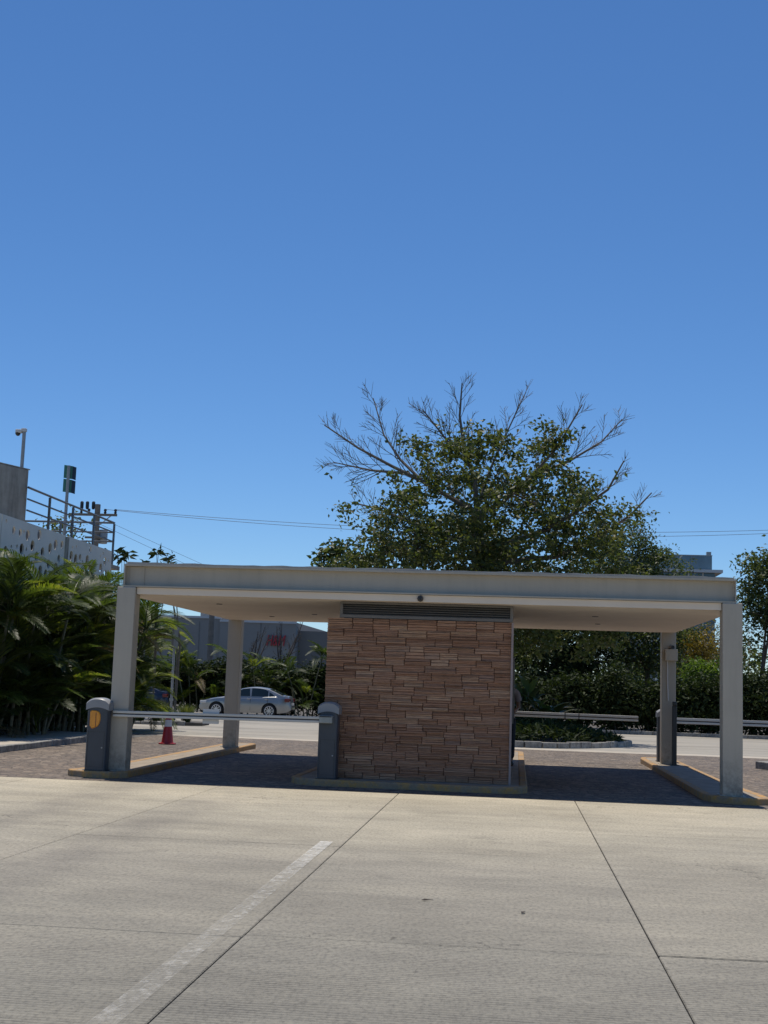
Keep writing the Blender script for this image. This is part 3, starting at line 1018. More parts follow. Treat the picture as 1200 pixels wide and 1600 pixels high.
# ------------------------------------------------------------------ traffic cone
co = thing('traffic_cone', 'red traffic cone with white collar beside the long kerbed island', 'cone', (-8.2, 30.88, zg(30.88)))
cp = MB()
bp = [(0.21 * math.cos(R(22.5 + 45 * k)), 0.21 * math.sin(R(22.5 + 45 * k))) for k in range(8)]
cp.prism(bp, 0.0, 0.035)
cp.build('base', m_cone, co, local=True, bevel=0.01)
MB().lathe([(0.15, 0.035), (0.14, 0.06), (0.093, 0.42)], n=20).build('lower_cone', m_cone, co, local=True, smooth=True)
MB().lathe([(0.0935, 0.42), (0.074, 0.58)], n=20).build('reflective_collar', m_conewhite, co, local=True, smooth=True)
MB().lathe([(0.0735, 0.58), (0.042, 0.72), (0.036, 0.735)], n=20).build('tip', m_cone, co, local=True, smooth=True)

# ------------------------------------------------------------------ cars
def car(label, loc, rz, paint, rim=m_rim):
    t = thing('parked_car', label, 'car', loc, 'parked sedans', rz)
    FW, RW, WR, AR = -1.40, 1.27, 0.325, 0.395
    def top(x):
        P = [(-2.34, .52), (-2.30, .64), (-2.18, .72), (-1.9, .80), (-1.5, .875), (-1.0, .955), (-.6, .985), (0, .985), (.8, 1.0), (1.4, 1.035), (1.85, 1.065), (2.12, 1.055), (2.2, 1.03), (2.27, .88), (2.31, .66), (2.33, .5)]
        return float(np.interp(x, [p[0] for p in P], [p[1] for p in P]))
    def bot(x):
        b = float(np.interp(x, [-2.34, -2.2, -1.8, 1.7, 2.15, 2.33], [.36, .24, .2, .2, .27, .40]))
        for c in (FW, RW):
            dx = abs(x - c)
            if dx < AR:
                b = max(b, WR + math.sqrt(AR * AR - dx * dx))
        return b
    xs_ = sorted(set([round(v, 4) for v in list(np.linspace(-2.34, 2.33, 36)) + [FW + AR * math.cos(a) for a in np.linspace(0, math.pi, 15)] + [RW + AR * math.cos(a) for a in np.linspace(0, math.pi, 15)]]))
    NR = 9
    mb = MB()
    ring = None
    for x in xs_:
        zb, zt = bot(x), top(x)
        w = 0.895 * (1 - 0.30 * abs(x / 2.34) ** 7 - 0.03 * abs(x / 2.34) ** 2)
        row = []
        for k in range(NR):
            zz = zb + (zt - 0.0 - zb) * k / (NR - 1)
            pf = float(np.interp(zz, [.2, .35, .6, .74, .78, .95, 1.06], [.955, .985, 1.0, .992, .975, .94, .90]))
            if k == NR - 1:
                pf -= 0.045
            row.append((w * pf, zz))
        pts = [(x, -y, zz) for y, zz in row] + [(x, -row[-1][0] * 0.5, row[-1][1] + 0.03), (x, row[-1][0] * 0.5, row[-1][1] + 0.03)] + [(x, y, zz) for y, zz in reversed(row)]
        base = len(mb.v)
        mb.v += pts
        m_ = len(pts)
        if ring is not None:
            for i in range(m_ - 1):
                mb.f.append((ring + i, ring + i + 1, base + i + 1, base + i))
        ring = base
    mb.f.append(tuple(range(m_)))
    mb.f.append(tuple(range(ring, ring + m_)))
    body = mb.build('body', paint, t, local=True, smooth=True)
    MB().box(-2.1, 2.1, -0.72, 0.72, 0.21, 0.7).build('underbody', m_black, t, local=True)
    # greenhouse
    def roofz(x):
        P = [(-1.02, .94), (-.55, 1.2), (-.18, 1.385), (.1, 1.445), (.45, 1.475), (.8, 1.465), (1.15, 1.405), (1.5, 1.27), (2.02, 1.05)]
        return float(np.interp(x, [p[0] for p in P], [p[1] for p in P]))
    gm = MB()
    ring = None
    gx = [-1.02, -.8, -.55, -.35, -.18, 0, .2, .45, .7, .95, 1.15, 1.35, 1.6, 1.8, 2.02]
    def half(x, zz):
        return (0.815 - 0.03 * max(0, x - 0.8)) - 0.42 * max(0, zz - 0.97)
    for x in gx:
        zt = roofz(x)
        pts = []
        hw = half(x, zt)
        side_ = [(half(x, .93), .93), (half(x, .93 + (zt - .93) * .5), .93 + (zt - .93) * .5), (half(x, zt - .04 * (zt > 1.1)), zt - .04 * (zt > 1.1)), (hw - .07, zt)]
        pts = [(x, -y, zz) for y, zz in side_] + [(x, 0, zt + 0.018)] + [(x, y, zz) for y, zz in reversed(side_)]
        base = len(gm.v)
        gm.v += pts
        m_ = len(pts)
        if ring is not None:
            for i in range(m_ - 1):
                gm.f.append((ring + i, ring + i + 1, base + i + 1, base + i))
        ring = base
    gm.build('roof', paint, t, local=True, smooth=True)
    # side glass, windscreen, rear glass
    def sidepane(poly, s, name='side_window'):
        p = MB()
        n = len(poly)
        p.add([(x, s * (half(x, zz) + 0.006), zz) for x, zz in poly] + [(x, s * (half(x, zz) - 0.01), zz) for x, zz in poly],
              [tuple(range(n)), tuple(range(n, 2 * n))] + [(i, (i + 1) % n, n + (i + 1) % n, n + i) for i in range(n)])
        return p.build(name, m_glass, t, local=True)
    for s in (-1, 1):
        sidepane([(-.80, 1.02), (-.42, 1.225), (-.12, 1.365), (.22, 1.405), (.27, 1.02)], s)
        sidepane([(.34, 1.02), (.33, 1.41), (.72, 1.405), (1.02, 1.36), (1.17, 1.28), (1.17, 1.03)], s)
        sidepane([(1.23, 1.03), (1.23, 1.25), (1.36, 1.175), (1.52, 1.05)], s)
        for xh in (0.12, 1.02):
            MB().box(xh, xh + 0.2, s * 0.868 - 0.02, s * 0.868 + 0.02, 0.86, 0.895).build('door_handle', paint, t, local=True, bevel=0.01)
        for xd in (-0.83, 0.30, 1.17):
            MB().box(xd, xd + 0.012, s * 0.878 - 0.012, s * 0.878 + 0.012, 0.33, 0.94).build('door_gap', m_black, t, local=True)
        MB().box(-0.72, -0.55, min(s * .84, s * 1.03), max(s * .84, s * 1.03), 1.0, 1.12).build('mirror', paint, t, local=True, bevel=0.03)
        MB().box(-2.27, -1.93, min(s * .56, s * .80), max(s * .56, s * .80), 0.61, 0.735).build('headlight', m_clear, t, local=True, bevel=0.03)
        MB().box(2.02, 2.27, min(s * .50, s * .835), max(s * .50, s * .835), 0.79, 0.955).build('tail_light', m_redlamp, t, local=True, bevel=0.025)
        for c in (FW, RW):
            tr = MB().lathe([(.20, -.10), (.30, -.10), (WR, -.06), (WR, .06), (.30, .10), (.20, .10)], (c, s * .80, WR), 28, 'y').build('wheel', m_rubber, t, local=True, smooth=True)
            rm = MB()
            rm.lathe([(.21, s * .098), (.238, s * .1005), (.228, s * .106), (.205, s * .1025)], (c, s * .80, WR), 24, 'y', cap=False)
            for k in range(9):
                a = 2 * math.pi * k / 9
                ca, sa = math.cos(a), math.sin(a)
                y0_, y1_ = s * .80 + s * .1045, s * .80 + s * .114
                q = []
                for yy in (y0_, y1_):
                    for (r_, w_) in ((.03, .022), (.03, -.022), (.225, -.016), (.225, .016)):
                        q.append((c + r_ * ca - w_ * sa, yy, WR + r_ * sa + w_ * ca))
                rm.add(q, [(0, 1, 2, 3), (4, 7, 6, 5), (0, 4, 5, 1), (1, 5, 6, 2), (2, 6, 7, 3), (3, 7, 4, 0)])
            rm.lathe([(.055, s * .104), (.05, s * .118)], (c, s * .80, WR), 12, 'y')
            rm.build('rim', rim, tr, local=True)
    def pane(name, x0, z0, x1, z1, y0_, y1_, m=m_glass):
        dx, dz = (x1 - x0), (z1 - z0)
        L = math.hypot(dx, dz)
        nx, nz = -dz / L, dx / L
        if nz < 0:
            nx, nz = -nx, -nz
        o1, o2 = 0.022, 0.004
        p = [(x0 + nx * o1, -y0_, z0 + nz * o1), (x0 + nx * o1, y0_, z0 + nz * o1), (x1 + nx * o1, y1_, z1 + nz * o1), (x1 + nx * o1, -y1_, z1 + nz * o1)]
        p += [(x0 - nx * o2, -y0_, z0 - nz * o2), (x0 - nx * o2, y0_, z0 - nz * o2), (x1 - nx * o2, y1_, z1 - nz * o2), (x1 - nx * o2, -y1_, z1 - nz * o2)]
        return MB().add(p, [(0, 1, 2, 3), (4, 7, 6, 5), (0, 4, 5, 1), (1, 5, 6, 2), (2, 6, 7, 3), (3, 7, 4, 0)]).build(name, m, t, local=True)
    pane('windscreen', -.90, 1.005, -.24, 1.355, .70, .56)
    pane('rear_window', 1.90, 1.10, 1.22, 1.375, .66, .55)
    MB().box(2.29, 2.335, -.26, .26, .62, .73).build('number_plate', m_white, t, local=True)
    MB().box(2.22, 2.262, -.55, .55, .905, .925).build('boot_trim', m_chrome, t, local=True)
    MB().box(-2.335, -2.28, -.5, .5, .5, .62).build('grille', m_black, t, local=True)
    return t

car('silver sedan parked in front of the palm hedge', (-13.35, 65.45, zg(65.4)), 0.0, m_silver)
car('dark navy sedan parked in shade behind the sign pole', (-20.45, 68.6, zg(68.6)), 0.02, m_navy)

# ------------------------------------------------------------------ building at the left: perforated screen, cast block, railing
PX = -13.05
scr = thing('perforated_screen_wall', 'white screen wall with round holes rising behind the palms', 'wall', (PX, 36, 0))
def perforated(y0, y1, z0, z1, holes, x):
    """flat panel with real round holes, thickness 4 cm"""
    bm = bmesh.new()
    n = 14
    edges = []
    def loop(pts):
        vsx = [bm.verts.new((0, p[0], p[1])) for p in pts]
        es = [bm.edges.new((vsx[i], vsx[(i + 1) % len(vsx)])) for i in range(len(vsx))]
        return es
    edges += loop([(y0, z0), (y1, z0), (y1, z1), (y0, z1)])
    for (cy, cz, r) in holes:
        edges += loop([(cy + r * math.cos(2 * math.pi * k / n), cz + r * math.sin(2 * math.pi * k / n)) for k in range(n)])
    bmesh.ops.triangle_fill(bm, use_beauty=True, use_dissolve=False, edges=edges)
    # drop faces that fell inside holes
    kill = []
    for f in bm.faces:
        c = f.calc_center_median()
        for (cy, cz, r) in holes:
            if (c.y - cy) ** 2 + (c.z - cz) ** 2 < (r * 0.93) ** 2:
                kill.append(f)
                break
    bmesh.ops.delete(bm, geom=kill, context='FACES_ONLY')
    r_ = bmesh.ops.extrude_face_region(bm, geom=list(bm.faces))
    bmesh.ops.translate(bm, vec=(-0.05, 0, 0), verts=[v for v in r_['geom'] if isinstance(v, bmesh.types.BMVert)])
    bmesh.ops.recalc_face_normals(bm, faces=bm.faces)
    bmesh.ops.translate(bm, vec=Vector((x, 0, 0)) - ORG[scr], verts=bm.verts)
    me = bpy.data.meshes.new('screen_panel')
    bm.to_mesh(me)
    bm.free()
    return link('screen_panel', me, m_panel, scr)

rh = random.Random(11)
for (ya, yb) in ((27.0, 31.75), (31.79, 36.52), (36.78, 40.95)):
    holes = []
    tries = 0
    while len(holes) < 46 and tries < 2500:
        tries += 1
        r = rh.choice([0.05, 0.055, 0.11, 0.13, 0.15, 0.15]) if len(holes) > 14 else rh.choice([0.12, 0.14, 0.15])
        cy = rh.uniform(ya + r + .08, yb - r - .08)
        cz = rh.uniform(3.6 + r + .06, 5.55 - r - .07)
        if all((cy - a) ** 2 + (cz - b) ** 2 > (r + q + 0.07) ** 2 for a, b, q in holes):
            holes.append((cy, cz, r))
    perforated(ya, yb, 3.6, 5.55, holes, PX)
MB().box(PX - 0.045, PX + 0.03, 36.53, 36.77, 3.6, 5.52).build('screen_post', m_cast, scr)
MB().box(PX - 0.10, PX - 0.055, 31.74, 31.80, 3.6, 5.54).build('screen_post', m_cast, scr)
MB().box(PX - 0.4, PX - 0.06, 26, 40.9, 0.0, 3.58).build('lower_wall', m_cast, scr)
MB().box(PX - 6, PX - 0.9, 26, 40.9, 3.55, 5.0).build('dark_interior_wall', m_louver, scr)
MB().box(PX - 6, PX - 0.07, 26, 40.9, 5.02, 5.15).build('terrace_slab', m_cast, scr)
MB().box(PX - 0.52, PX - 0.42, 26, 40.88, 5.152, 5.53).build('upstand', m_louver, scr)

cb = thing('stair_tower', 'weathered cast concrete tower rising above the white screen wall', 'building', (-15.5, 33.0, 5.0))
cpoly = [(-13.42, 34.3), (-14.75, 30.8), (-18.5, 32.2), (-17.2, 35.7)]
MB().prism(cw(cpoly), 5.155, 7.10).build('wall', m_cast, cb, bevel=0.02)
MB().prism(cw([(-13.40, 34.34), (-14.75, 30.76), (-18.54, 32.2), (-17.2, 35.74)]), 7.102, 7.13).build('coping', m_cast, cb)

rail = thing('terrace_railing', 'steel tube railing running along the terrace edge beside the tower', 'railing', (-13.4, 38, 5.55))
RX, RY1 = -13.36, 42.0
def bar(p, q, r, name):
    return MB().tube([p, q], r, 8).build(name, m_rail, rail)
for zz, r in ((6.60, .034), (6.28, .026), (5.97, .026)):
    bar((RX, 34.2, zz), (RX, RY1, zz), r, 'rail')
    bar((RX, RY1, zz), (RX - 5.2, RY1, zz), r, 'rail')
for yy in (35.9, 37.9, 39.9, 42.0):
    MB().box(RX - 0.03, RX + 0.03, yy - 0.03, yy + 0.03, 5.15, 6.56).build('post', m_rail, rail)
for xx in (-15.2, -17.0, -18.56):
    MB().box(xx - 0.03, xx + 0.03, RY1 - 0.03, RY1 + 0.03, 5.15, 6.56).build('post', m_rail, rail)
MB().box(-18.6, PX - 0.07, 40.91, 42.1, 5.02, 5.15).build('edge_slab', m_cast, rail)

pc = thing('camera_pole', 'thin pole with a dome camera on top of the concrete tower', 'pole', (-13.75, 34.6, 7.13))
MB().tube([(0, 0, 0), (0, 0, 1.16)], 0.05, 10).build('pole', m_galv, pc, local=True, smooth=True)
MB().box(-0.07, 0.06, -0.06, 0.06, 1.10, 1.19).build('bracket', m_white, pc, local=True, bevel=0.01)
MB().box(-0.24, -0.06, -0.07, 0.07, 1.06, 1.16).build('arm', m_white, pc, local=True, bevel=0.02)
MB().lathe([(0.075, 1.07), (0.07, 1.03), (0.045, 0.99), (0.01, 0.975)], (-0.18, 0, 0), 14).build('dome', m_black, pc, local=True, smooth=True)

sp = thing('terrace_sign', 'tall post carrying two stacked green sign boxes above the railing', 'sign', (-14.05, 39.2, 5.15))
MB().tube([(0, 0, 0), (0, 0, 2.9)], 0.05, 10).build('pole', m_galv, sp, local=True, smooth=True)
for z0 in (2.08, 2.52):
    poly = [(-0.16, 0.07), (0.04, 0.1), (0.19, 0.32), (-0.02, 0.30)]
    fr = MB().add([(-0.17, 0.06, z0), (0.09, 0.10, z0 - .03), (0.09, 0.13, z0 - .03), (-0.17, 0.09, z0), (-0.17, 0.06, z0 + .41), (0.09, 0.10, z0 + .38), (0.09, 0.13, z0 + .38), (-0.17, 0.09, z0 + .41)],
                  [(0, 3, 2, 1), (4, 5, 6, 7), (0, 1, 5, 4), (1, 2, 6, 5), (2, 3, 7, 6), (3, 0, 4, 7)])
    pn = fr.build('sign_panel', m_greensign, sp, local=True)
    MB().add([(0.092, 0.10, z0 - .03), (0.17, 0.20, z0 - .05), (0.17, 0.23, z0 - .05), (0.092, 0.13, z0 - .03), (0.092, 0.10, z0 + .38), (0.17, 0.20, z0 + .36), (0.17, 0.23, z0 + .36), (0.092, 0.13, z0 + .38)],
             [(0, 3, 2, 1), (4, 5, 6, 7), (0, 1, 5, 4), (1, 2, 6, 5), (2, 3, 7, 6), (3, 0, 4, 7)]).build('side_panel', m_navysign, sp, local=True)

# ------------------------------------------------------------------ utility pole and wires
UX, UY = -19.95, 60.0
up = thing('utility_pole', 'concrete utility pole with crossarm and insulators seen through the railing', 'utility pole', (UX, UY, zg(60)))
MB().tube([(0, 0, 0), (0, 0, 9.85)], [0.19, 0.13], 10).build('pole', m_pole, up, local=True, smooth=True)
MB().box(-1.25, 1.0, -0.17, -0.07, 9.28, 9.39).build('crossarm', m_pole, up, local=True)
MB().box(-0.5, 0.5, -0.15, -0.05, 8.2, 8.29).build('crossarm', m_pole, up, local=True)
MB().lathe([(.2, 8.0), (.22, 8.05), (.22, 8.6), (.19, 8.66)], (0.25, 0.28, 0), 14).build('transformer', m_galv, up, local=True, smooth=True)
MB().tube([(0.75, -0.12, 9.33), (0.05, -0.1, 8.75)], 0.025, 6).build('brace', m_galv, up, local=True)
for xx in (-1.15, -0.75, -0.38, 0.42, 0.92):
    MB().lathe([(.05, 9.39), (.07, 9.45), (.045, 9.5), (.08, 9.55), (.05, 9.62)], (xx, -0.12, 0), 10).build('insulator', m_black, up, local=True)
for xx in (-0.82, -0.55, -0.25):
    MB().lathe([(.06, 9.62), (.085, 9.7), (.085, 9.95), (.05, 10.0)], (xx, 0.1, 0), 10).build('fuse_cutout', m_black, up, local=True)
up2 = thing('utility_pole', 'utility pole half hidden among the trees beyond the photo edge', 'utility pole', (24.5, 72.0, zg(72)))
MB().tube([(0, 0, 0), (0, 0, 11.9)], [0.19, 0.13], 10).build('pole', m_pole, up2, local=True, smooth=True)
MB().box(-1.0, 1.0, -0.17, -0.07, 11.4, 11.5).build('crossarm', m_pole, up2, local=True)

def wire(label, a, b, sag, r=0.011):
    t = []
    for i in range(31):
        s = i / 30
        t.append((a[0] + (b[0] - a[0]) * s, a[1] + (b[1] - a[1]) * s, a[2] + (b[2] - a[2]) * s - sag * 4 * s * (1 - s)))
    o = MB().tube(t, r, 5).build('power_line', m_wire)
    setp(o, label, 'power line', 'power lines over the road')
    return o

wire('upper of the two power lines crossing the sky behind the big tree', (UX + 0.92, 59.88, 9.37), (24.5, 72.0, 11.40), 0.90)
wire('lower of the two power lines crossing the sky behind the big tree', (UX + 0.42, 59.88, 9.37), (23.8, 72.0, 11.30), 1.08)
wire('thin wire slanting down from the utility pole to the trees, upper strand', (UX + 0.1, 59.9, 9.0), (-13.4, 78, 6.2), 0.05, 0.008)
wire('thin wire slanting down from the utility pole to the trees, lower strand', (UX + 0.1, 59.9, 8.7), (-13.9, 78, 5.9), 0.05, 0.008)

# ------------------------------------------------------------------ far buildings
st = thing('store_building', 'low grey flat-roofed store with red letters beyond the palm hedge', 'building', (-24, 127, zg(127)))
MB().box(-34.5, -27.0, 118.3, 140, -0.8, 7.12).build('wall', m_store, st)
MB().box(-26.99, -19.9, 118.0, 139, -0.8, 6.85).build('wall', m_store, st)
MB().box(-19.88, -6.0, 119.5, 138, -0.8, 6.15).build('wall', m_store2, st)
MB().box(-34.6, -26.95, 118.2, 118.32, 7.0, 7.2).build('parapet_cap', m_eave, st)
MB().box(-27.0, -19.86, 117.9, 118.02, 6.72, 6.92).build('parapet_cap', m_eave, st)
for xx in (-33.0, -31.0, -29.0, -25.0, -23.2, -21.4):
    yy = 118.27 if xx < -27 else 117.97
    MB().box(xx, xx + 0.06, yy, yy + 0.04, 0, 6.7).build('panel_joint', m_louver, st)
MB().box(-23.5, -22.0, 121, 124, 6.86, 7.7).build('roof_unit', m_galv, st)
MB().box(-29.6, -28.6, 121, 124, 7.13, 7.75).build('roof_unit', m_galv, st)
cu = bpy.data.curves.new('letters', 'FONT')
cu.body = 'H&M'
cu.size = 1.35
cu.extrude = 0.08
cu.shear = 0.25
cu.align_x = 'CENTER'
lt = bpy.data.objects.new('letters_tmp', cu)
COL.objects.link(lt)
bpy.context.view_layer.update()
dg = bpy.context.evaluated_depsgraph_get()
lm = bpy.data.meshes.new_from_object(lt.evaluated_get(dg))
bpy.data.objects.remove(lt)
lm.transform(Matrix.Rotation(R(90), 4, 'X'))
lm.transform(Matrix.Diagonal((0.6, 1, 1.05, 1)))
lm.materials.clear()
lsg = link('store_letters', lm, m_redletter)
lsg.parent = st
lsg.location = Vector((-21.75, 117.86, 4.68)) - ORG[st]

ob = thing('office_building', 'blue glass office block with a white overhanging eave above the canopy corner', 'building', (17, 158, zg(158)))
for k in range(4):
    z0 = -0.8 + 4.1 * k
    MB().box(11.5, 22.4, 150.3, 166, z0, z0 + 3.75).build('glass_storey', m_bluewin, ob)
    MB().box(11.2, 23.2 if k == 3 else 22.6, 149.6 if k == 3 else 150.0, 166.5, z0 + 3.76, z0 + 4.09).build('floor_slab', m_eave, ob)
    for xx in (12.4, 14.2, 16.0, 17.8, 19.4, 21.0):
        MB().box(xx, xx + 0.14, 150.2, 150.29, z0, z0 + 3.74).build('mullion', m_eave, ob)
MB().box(11.6, 22.1, 150.4, 150.5, 15.62, 17.2).build('parapet_glass', m_bluerail, ob)
MB().box(22.0, 22.1, 150.52, 165, 15.62, 17.2).build('parapet_glass', m_bluerail, ob)
MB().box(11.6, 22.14, 150.36, 150.54, 17.21, 17.3).build('handrail', m_galv, ob)
for xx in (13.5, 15.6, 17.7, 19.8):
    MB().box(xx, xx + .08, 150.34, 150.39, 15.62, 17.2).build('parapet_post', m_galv, ob)
MB().box(21.6, 22.1, 151, 151.6, 17.31, 17.75).build('roof_unit', m_galv, ob)

# ------------------------------------------------------------------ trees
def grow_twigs(mb, path, r0, rnd, n, ln, depth, tips, spread=0.9, upb=0.35, sides=4):
    """herringbone side shoots along a limb, recursive"""
    P = [Vector(p) for p in path]
    cum = [0]
    for a, b in zip(P[:-1], P[1:]):
        cum.append(cum[-1] + (b - a).length)
    T = cum[-1]
    for i in range(n):
        s = T * (0.28 + 0.70 * (i + rnd.uniform(0, .8)) / n)
        k = 0
        while k < len(P) - 2 and cum[k + 1] < s:
            k += 1
        seg = P[k + 1] - P[k]
        p = P[k] + seg * ((s - cum[k]) / max(1e-6, seg.length))
        t = seg.normalized()
        a = t.orthogonal().normalized()
        b = t.cross(a)
        an = rnd.uniform(0, 2 * math.pi)
        d = (t * 0.75 + (a * math.cos(an) + b * math.sin(an)) * spread + Vector((0, 0, upb))).normalized()
        L = ln * (1.0 - 0.68 * s / T) * rnd.uniform(0.65, 1.2)
        q1 = p + d * L * 0.5 + Vector((0, 0, rnd.uniform(-.02, .06) * L))
        q2 = p + d * L + Vector((0, 0, 0.05 * L))
        rr_ = max(0.009, r0 * (1 - 0.6 * s / T))
        mb.tube([p, q1, q2], [rr_, rr_ * 0.8, rr_ * 0.55], sides, cap=False)
        tips.append((q1, q2, depth))
        if depth > 0:
            grow_twigs(mb, [p, q1, q2], rr_ * 0.62, rnd, max(3, int(n * 0.5)), ln * 0.36, depth - 1, tips, spread, upb, 3)
        else:
            pass

LIMBS = [
 [(-1.88, 0, 9.62), (-3.07, -0.3, 10.22), (-4.4, -0.6, 10.93), (-5.83, -0.9, 11.57), (-7.37, -1.2, 12.33), (-8.95, -1.5, 13.33)],
 [(-4.45, 0.0, 11.02), (-5.59, 0.67, 12.15), (-6.47, 1.33, 13.44), (-7.13, 2.0, 15.4)],
 [(-5.06, 0.0, 11.37), (-6.93, 0.5, 11.58), (-8.85, 1.0, 12.03)],
 [(-1.88, 0.0, 9.62), (-2.01, 0.12, 11.14), (-2.56, 0.25, 12.68), (-2.81, 0.38, 14.23), (-2.74, 0.5, 15.86)],
 [(-2.23, 0, 11.73), (-3.25, -1.0, 12.73), (-4.4, -2.0, 14.01)],
 [(-1.8, 0.0, 9.93), (-1.34, 0.5, 11.67), (-0.64, 1.0, 13.46), (0.29, 1.5, 15.69)],
 [(-1.87, 0, 9.47), (-0.7, -0.25, 10.06), (0.59, -0.5, 11.24), (1.73, -0.75, 12.56), (2.85, -1.0, 14.55)],
 [(0.6, 0.0, 11.32), (2.38, 0.67, 12.22), (3.89, 1.33, 13.28), (4.89, 2.0, 14.52)],
 [(-1.39, 0, 7.85), (1.22, -0.5, 8.74), (2.63, -1.0, 9.58), (4.02, -1.5, 10.56), (4.67, -2.0, 11.79)],
 [(-1.08, 0.0, 7.26), (1.84, 0.25, 7.65), (3.74, 0.5, 8.61), (5.21, 0.75, 9.72), (6.2, 1.0, 10.83)],
 [(-1.84, 0.0, 8.13), (-3.2, 0.38, 8.44), (-5.05, 0.75, 9.2), (-6.63, 1.12, 9.83), (-7.92, 1.5, 10.17)],
 [(-1.83, 0, 7.54), (-3.41, -0.67, 7.29), (-4.84, -1.33, 7.62), (-5.95, -2.0, 7.82)],
 [(-1.71, 0, 8.73), (-1.42, -1.0, 9.79), (-0.26, -2.0, 10.26), (0.87, -3.0, 9.56)],
 [(-1.7, 0.0, 8.43), (-2.06, 1.0, 9.76), (-3.03, 2.0, 10.49), (-3.75, 3.0, 12.21)],
]
K = 0.75
TY = 45.0
LIMBS = [[(x * K, y * K, 1.6 + (z - 1.6) * K) for x, y, z in lb] for lb in LIMBS]
TB = Vector((-1.15, TY, zg(TY) + 0.1))
bt = thing('spreading_tree', 'large spreading tree with bare twig tips rising over the canopy', 'tree', TB)
tm = MB()
rt = random.Random(21)
tm.tube([(-1.1, TY, zg(TY) - 0.1), (-1.15, TY, 1.9), (-1.12, TY, 4.2), (-1.31, TY, 6.2), (-1.41, TY, 7.62)], [0.42, 0.34, 0.30, 0.26, 0.20], 10)
tips = []
tw = MB()
for li, lb in enumerate(LIMBS):
    pth = [(x, TY + y, z) for x, y, z in lb]
    n = len(pth)
    big = 0.10 if li in (0, 3, 6, 8, 9, 10) else 0.058
    tm.tube(pth, [big * (1 - 0.84 * i / (n - 1)) + 0.006 for i in range(n)], 7)
    grow_twigs(tw, pth, 0.023, rt, 15, 1.75, 1, tips, 0.62, 0.18)
tm.build('trunk', m_bark, bt, smooth=True)
tw.build('twigs', m_bark, bt)
# leaves: in clumps inside the lower, inner crown, bare towards the tips
cl_pts = []
rc = np.random.default_rng(5)
def in_crown(p):
    dx = p[0] + 1.5
    z = p[2]
    lim = 13.9 - 0.04 * dx * dx - 0.7 * math.sin(dx * 1.3 + 0.5)
    half_ = 6.7 - (0.075 if z < 9.5 else 0.105) * (z - 7.0) ** 2
    if z < 3.0 or z > lim or abs(dx - 0.25) > half_ + 0.7 * math.sin(z * 2.1):
        return False
    if (p[1] / 5.0) ** 2 + (dx / 8.2) ** 2 + ((z - 8.0) / 6.6) ** 2 > 1:
        return False
    gn = math.sin(p[0] * 1.7 + 1.0) * math.sin(z * 1.5 + p[1] * 0.9) + 0.5 * math.sin(p[0] * 3.1 + z * 2.3)
    return gn > (-0.25 if z > 10 else (-0.35 if z > 8.3 else -0.9))
while len(cl_pts) < 800:
    p = (rc.uniform(-9, 6.5), rc.uniform(-5.0, 5.0), rc.uniform(3.0, 13.7))
    if in_crown(p):
        cl_pts.append((p[0] * K, p[1] * K, 1.6 + (p[2] - 1.6) * K))
pts = []
for c in cl_pts:
    m_ = int(rc.integers(34, 70))
    pts.append(np.array([c[0], TY + c[1], c[2]]) + rc.normal(size=(m_, 3)) * np.array([0.215, 0.215, 0.14]))
for q1, q2, dpt in tips:
    if rt.random() < 0.05 and q2.z < 9.2:
        pts.append(np.array(q2) + rc.normal(size=(int(rc.integers(2, 6)), 3)) * 0.10)
pts = np.concatenate(pts)
V, F = leaf_arrays(pts, 0.175, droop=0.45, aspect=0.55)
V -= np.array(TB)
link('crown', np_mesh('crown', V, F, m_leaf_big), None, bt)

def tree(name, label, base, height, crown_c, crown_r, nclump, per, leaf, mat, bark=m_bark2, stems=1, cat='tree', group=None, spread=0.4, seed=0, aspect=0.5, sig=0.3, r0=0.10, cover=1.0):
    """tapered stems with limbs reaching into an uneven clumped crown"""
    rs = random.Random(seed)
    rn = np.random.default_rng(seed + 1)
    t = thing(name, label, cat, base, group)
    C = Vector(crown_c)
    S = Vector(crown_r)
    cls = []
    while len(cls) < nclump:
        d = rn.normal(size=3)
        d /= np.linalg.norm(d)
        r = rn.uniform(0.25, 1.0) ** 0.6
        wob = 0.78 + 0.3 * math.sin(d[0] * 4.1 + seed) * math.cos(d[2] * 3.7 + seed * 2)
        cls.append(Vector((C.x + d[0] * r * S.x * wob, C.y + d[1] * r * S.y * wob, C.z + d[2] * r * S.z * wob)))
    mb = MB()
    for s in range(stems):
        b = Vector((rs.uniform(-spread, spread) if stems > 1 else 0, rs.uniform(-spread, spread) if stems > 1 else 0, -0.1))
        top = Vector((C.x + rs.uniform(-.35, .35) * S.x * (stems > 1), C.y, C.z - S.z * rs.uniform(0.1, .45)))
        mid = (b + top) * 0.5 + Vector((rs.uniform(-.15, .15), rs.uniform(-.15, .15), 0))
        rr_ = r0 * (1 if stems == 1 else 0.62)
        mb.tube([b, mid, top], [rr_, rr_ * 0.75, rr_ * 0.5], 7)
        for c in rs.sample(cls, min(len(cls), max(5, int(16 / stems)))):
            m1 = (top + c) * 0.5 + Vector((0, 0, -0.12 * (c - top).length))
            mb.tube([mid.lerp(top, rs.uniform(.5, 1)), m1, c], [rr_ * 0.4, rr_ * 0.25, 0.008], 4, cap=False)
    mb.build('trunk', bark, t, local=True, smooth=True)
    P = np.concatenate([np.array(c) + rn.normal(size=(max(3, int(per * rn.uniform(.6, 1.4))), 3)) * sig * np.array([1, 1, .7]) for c in cls])
    P[:, 2] = np.maximum(P[:, 2], 0.04)
    V, F = leaf_arrays(P, leaf, aspect=aspect)
    link('crown', np_mesh('crown', V, F, mat), None, t)
    return t

def gp(x, y):
    return (x, y, zg(y))

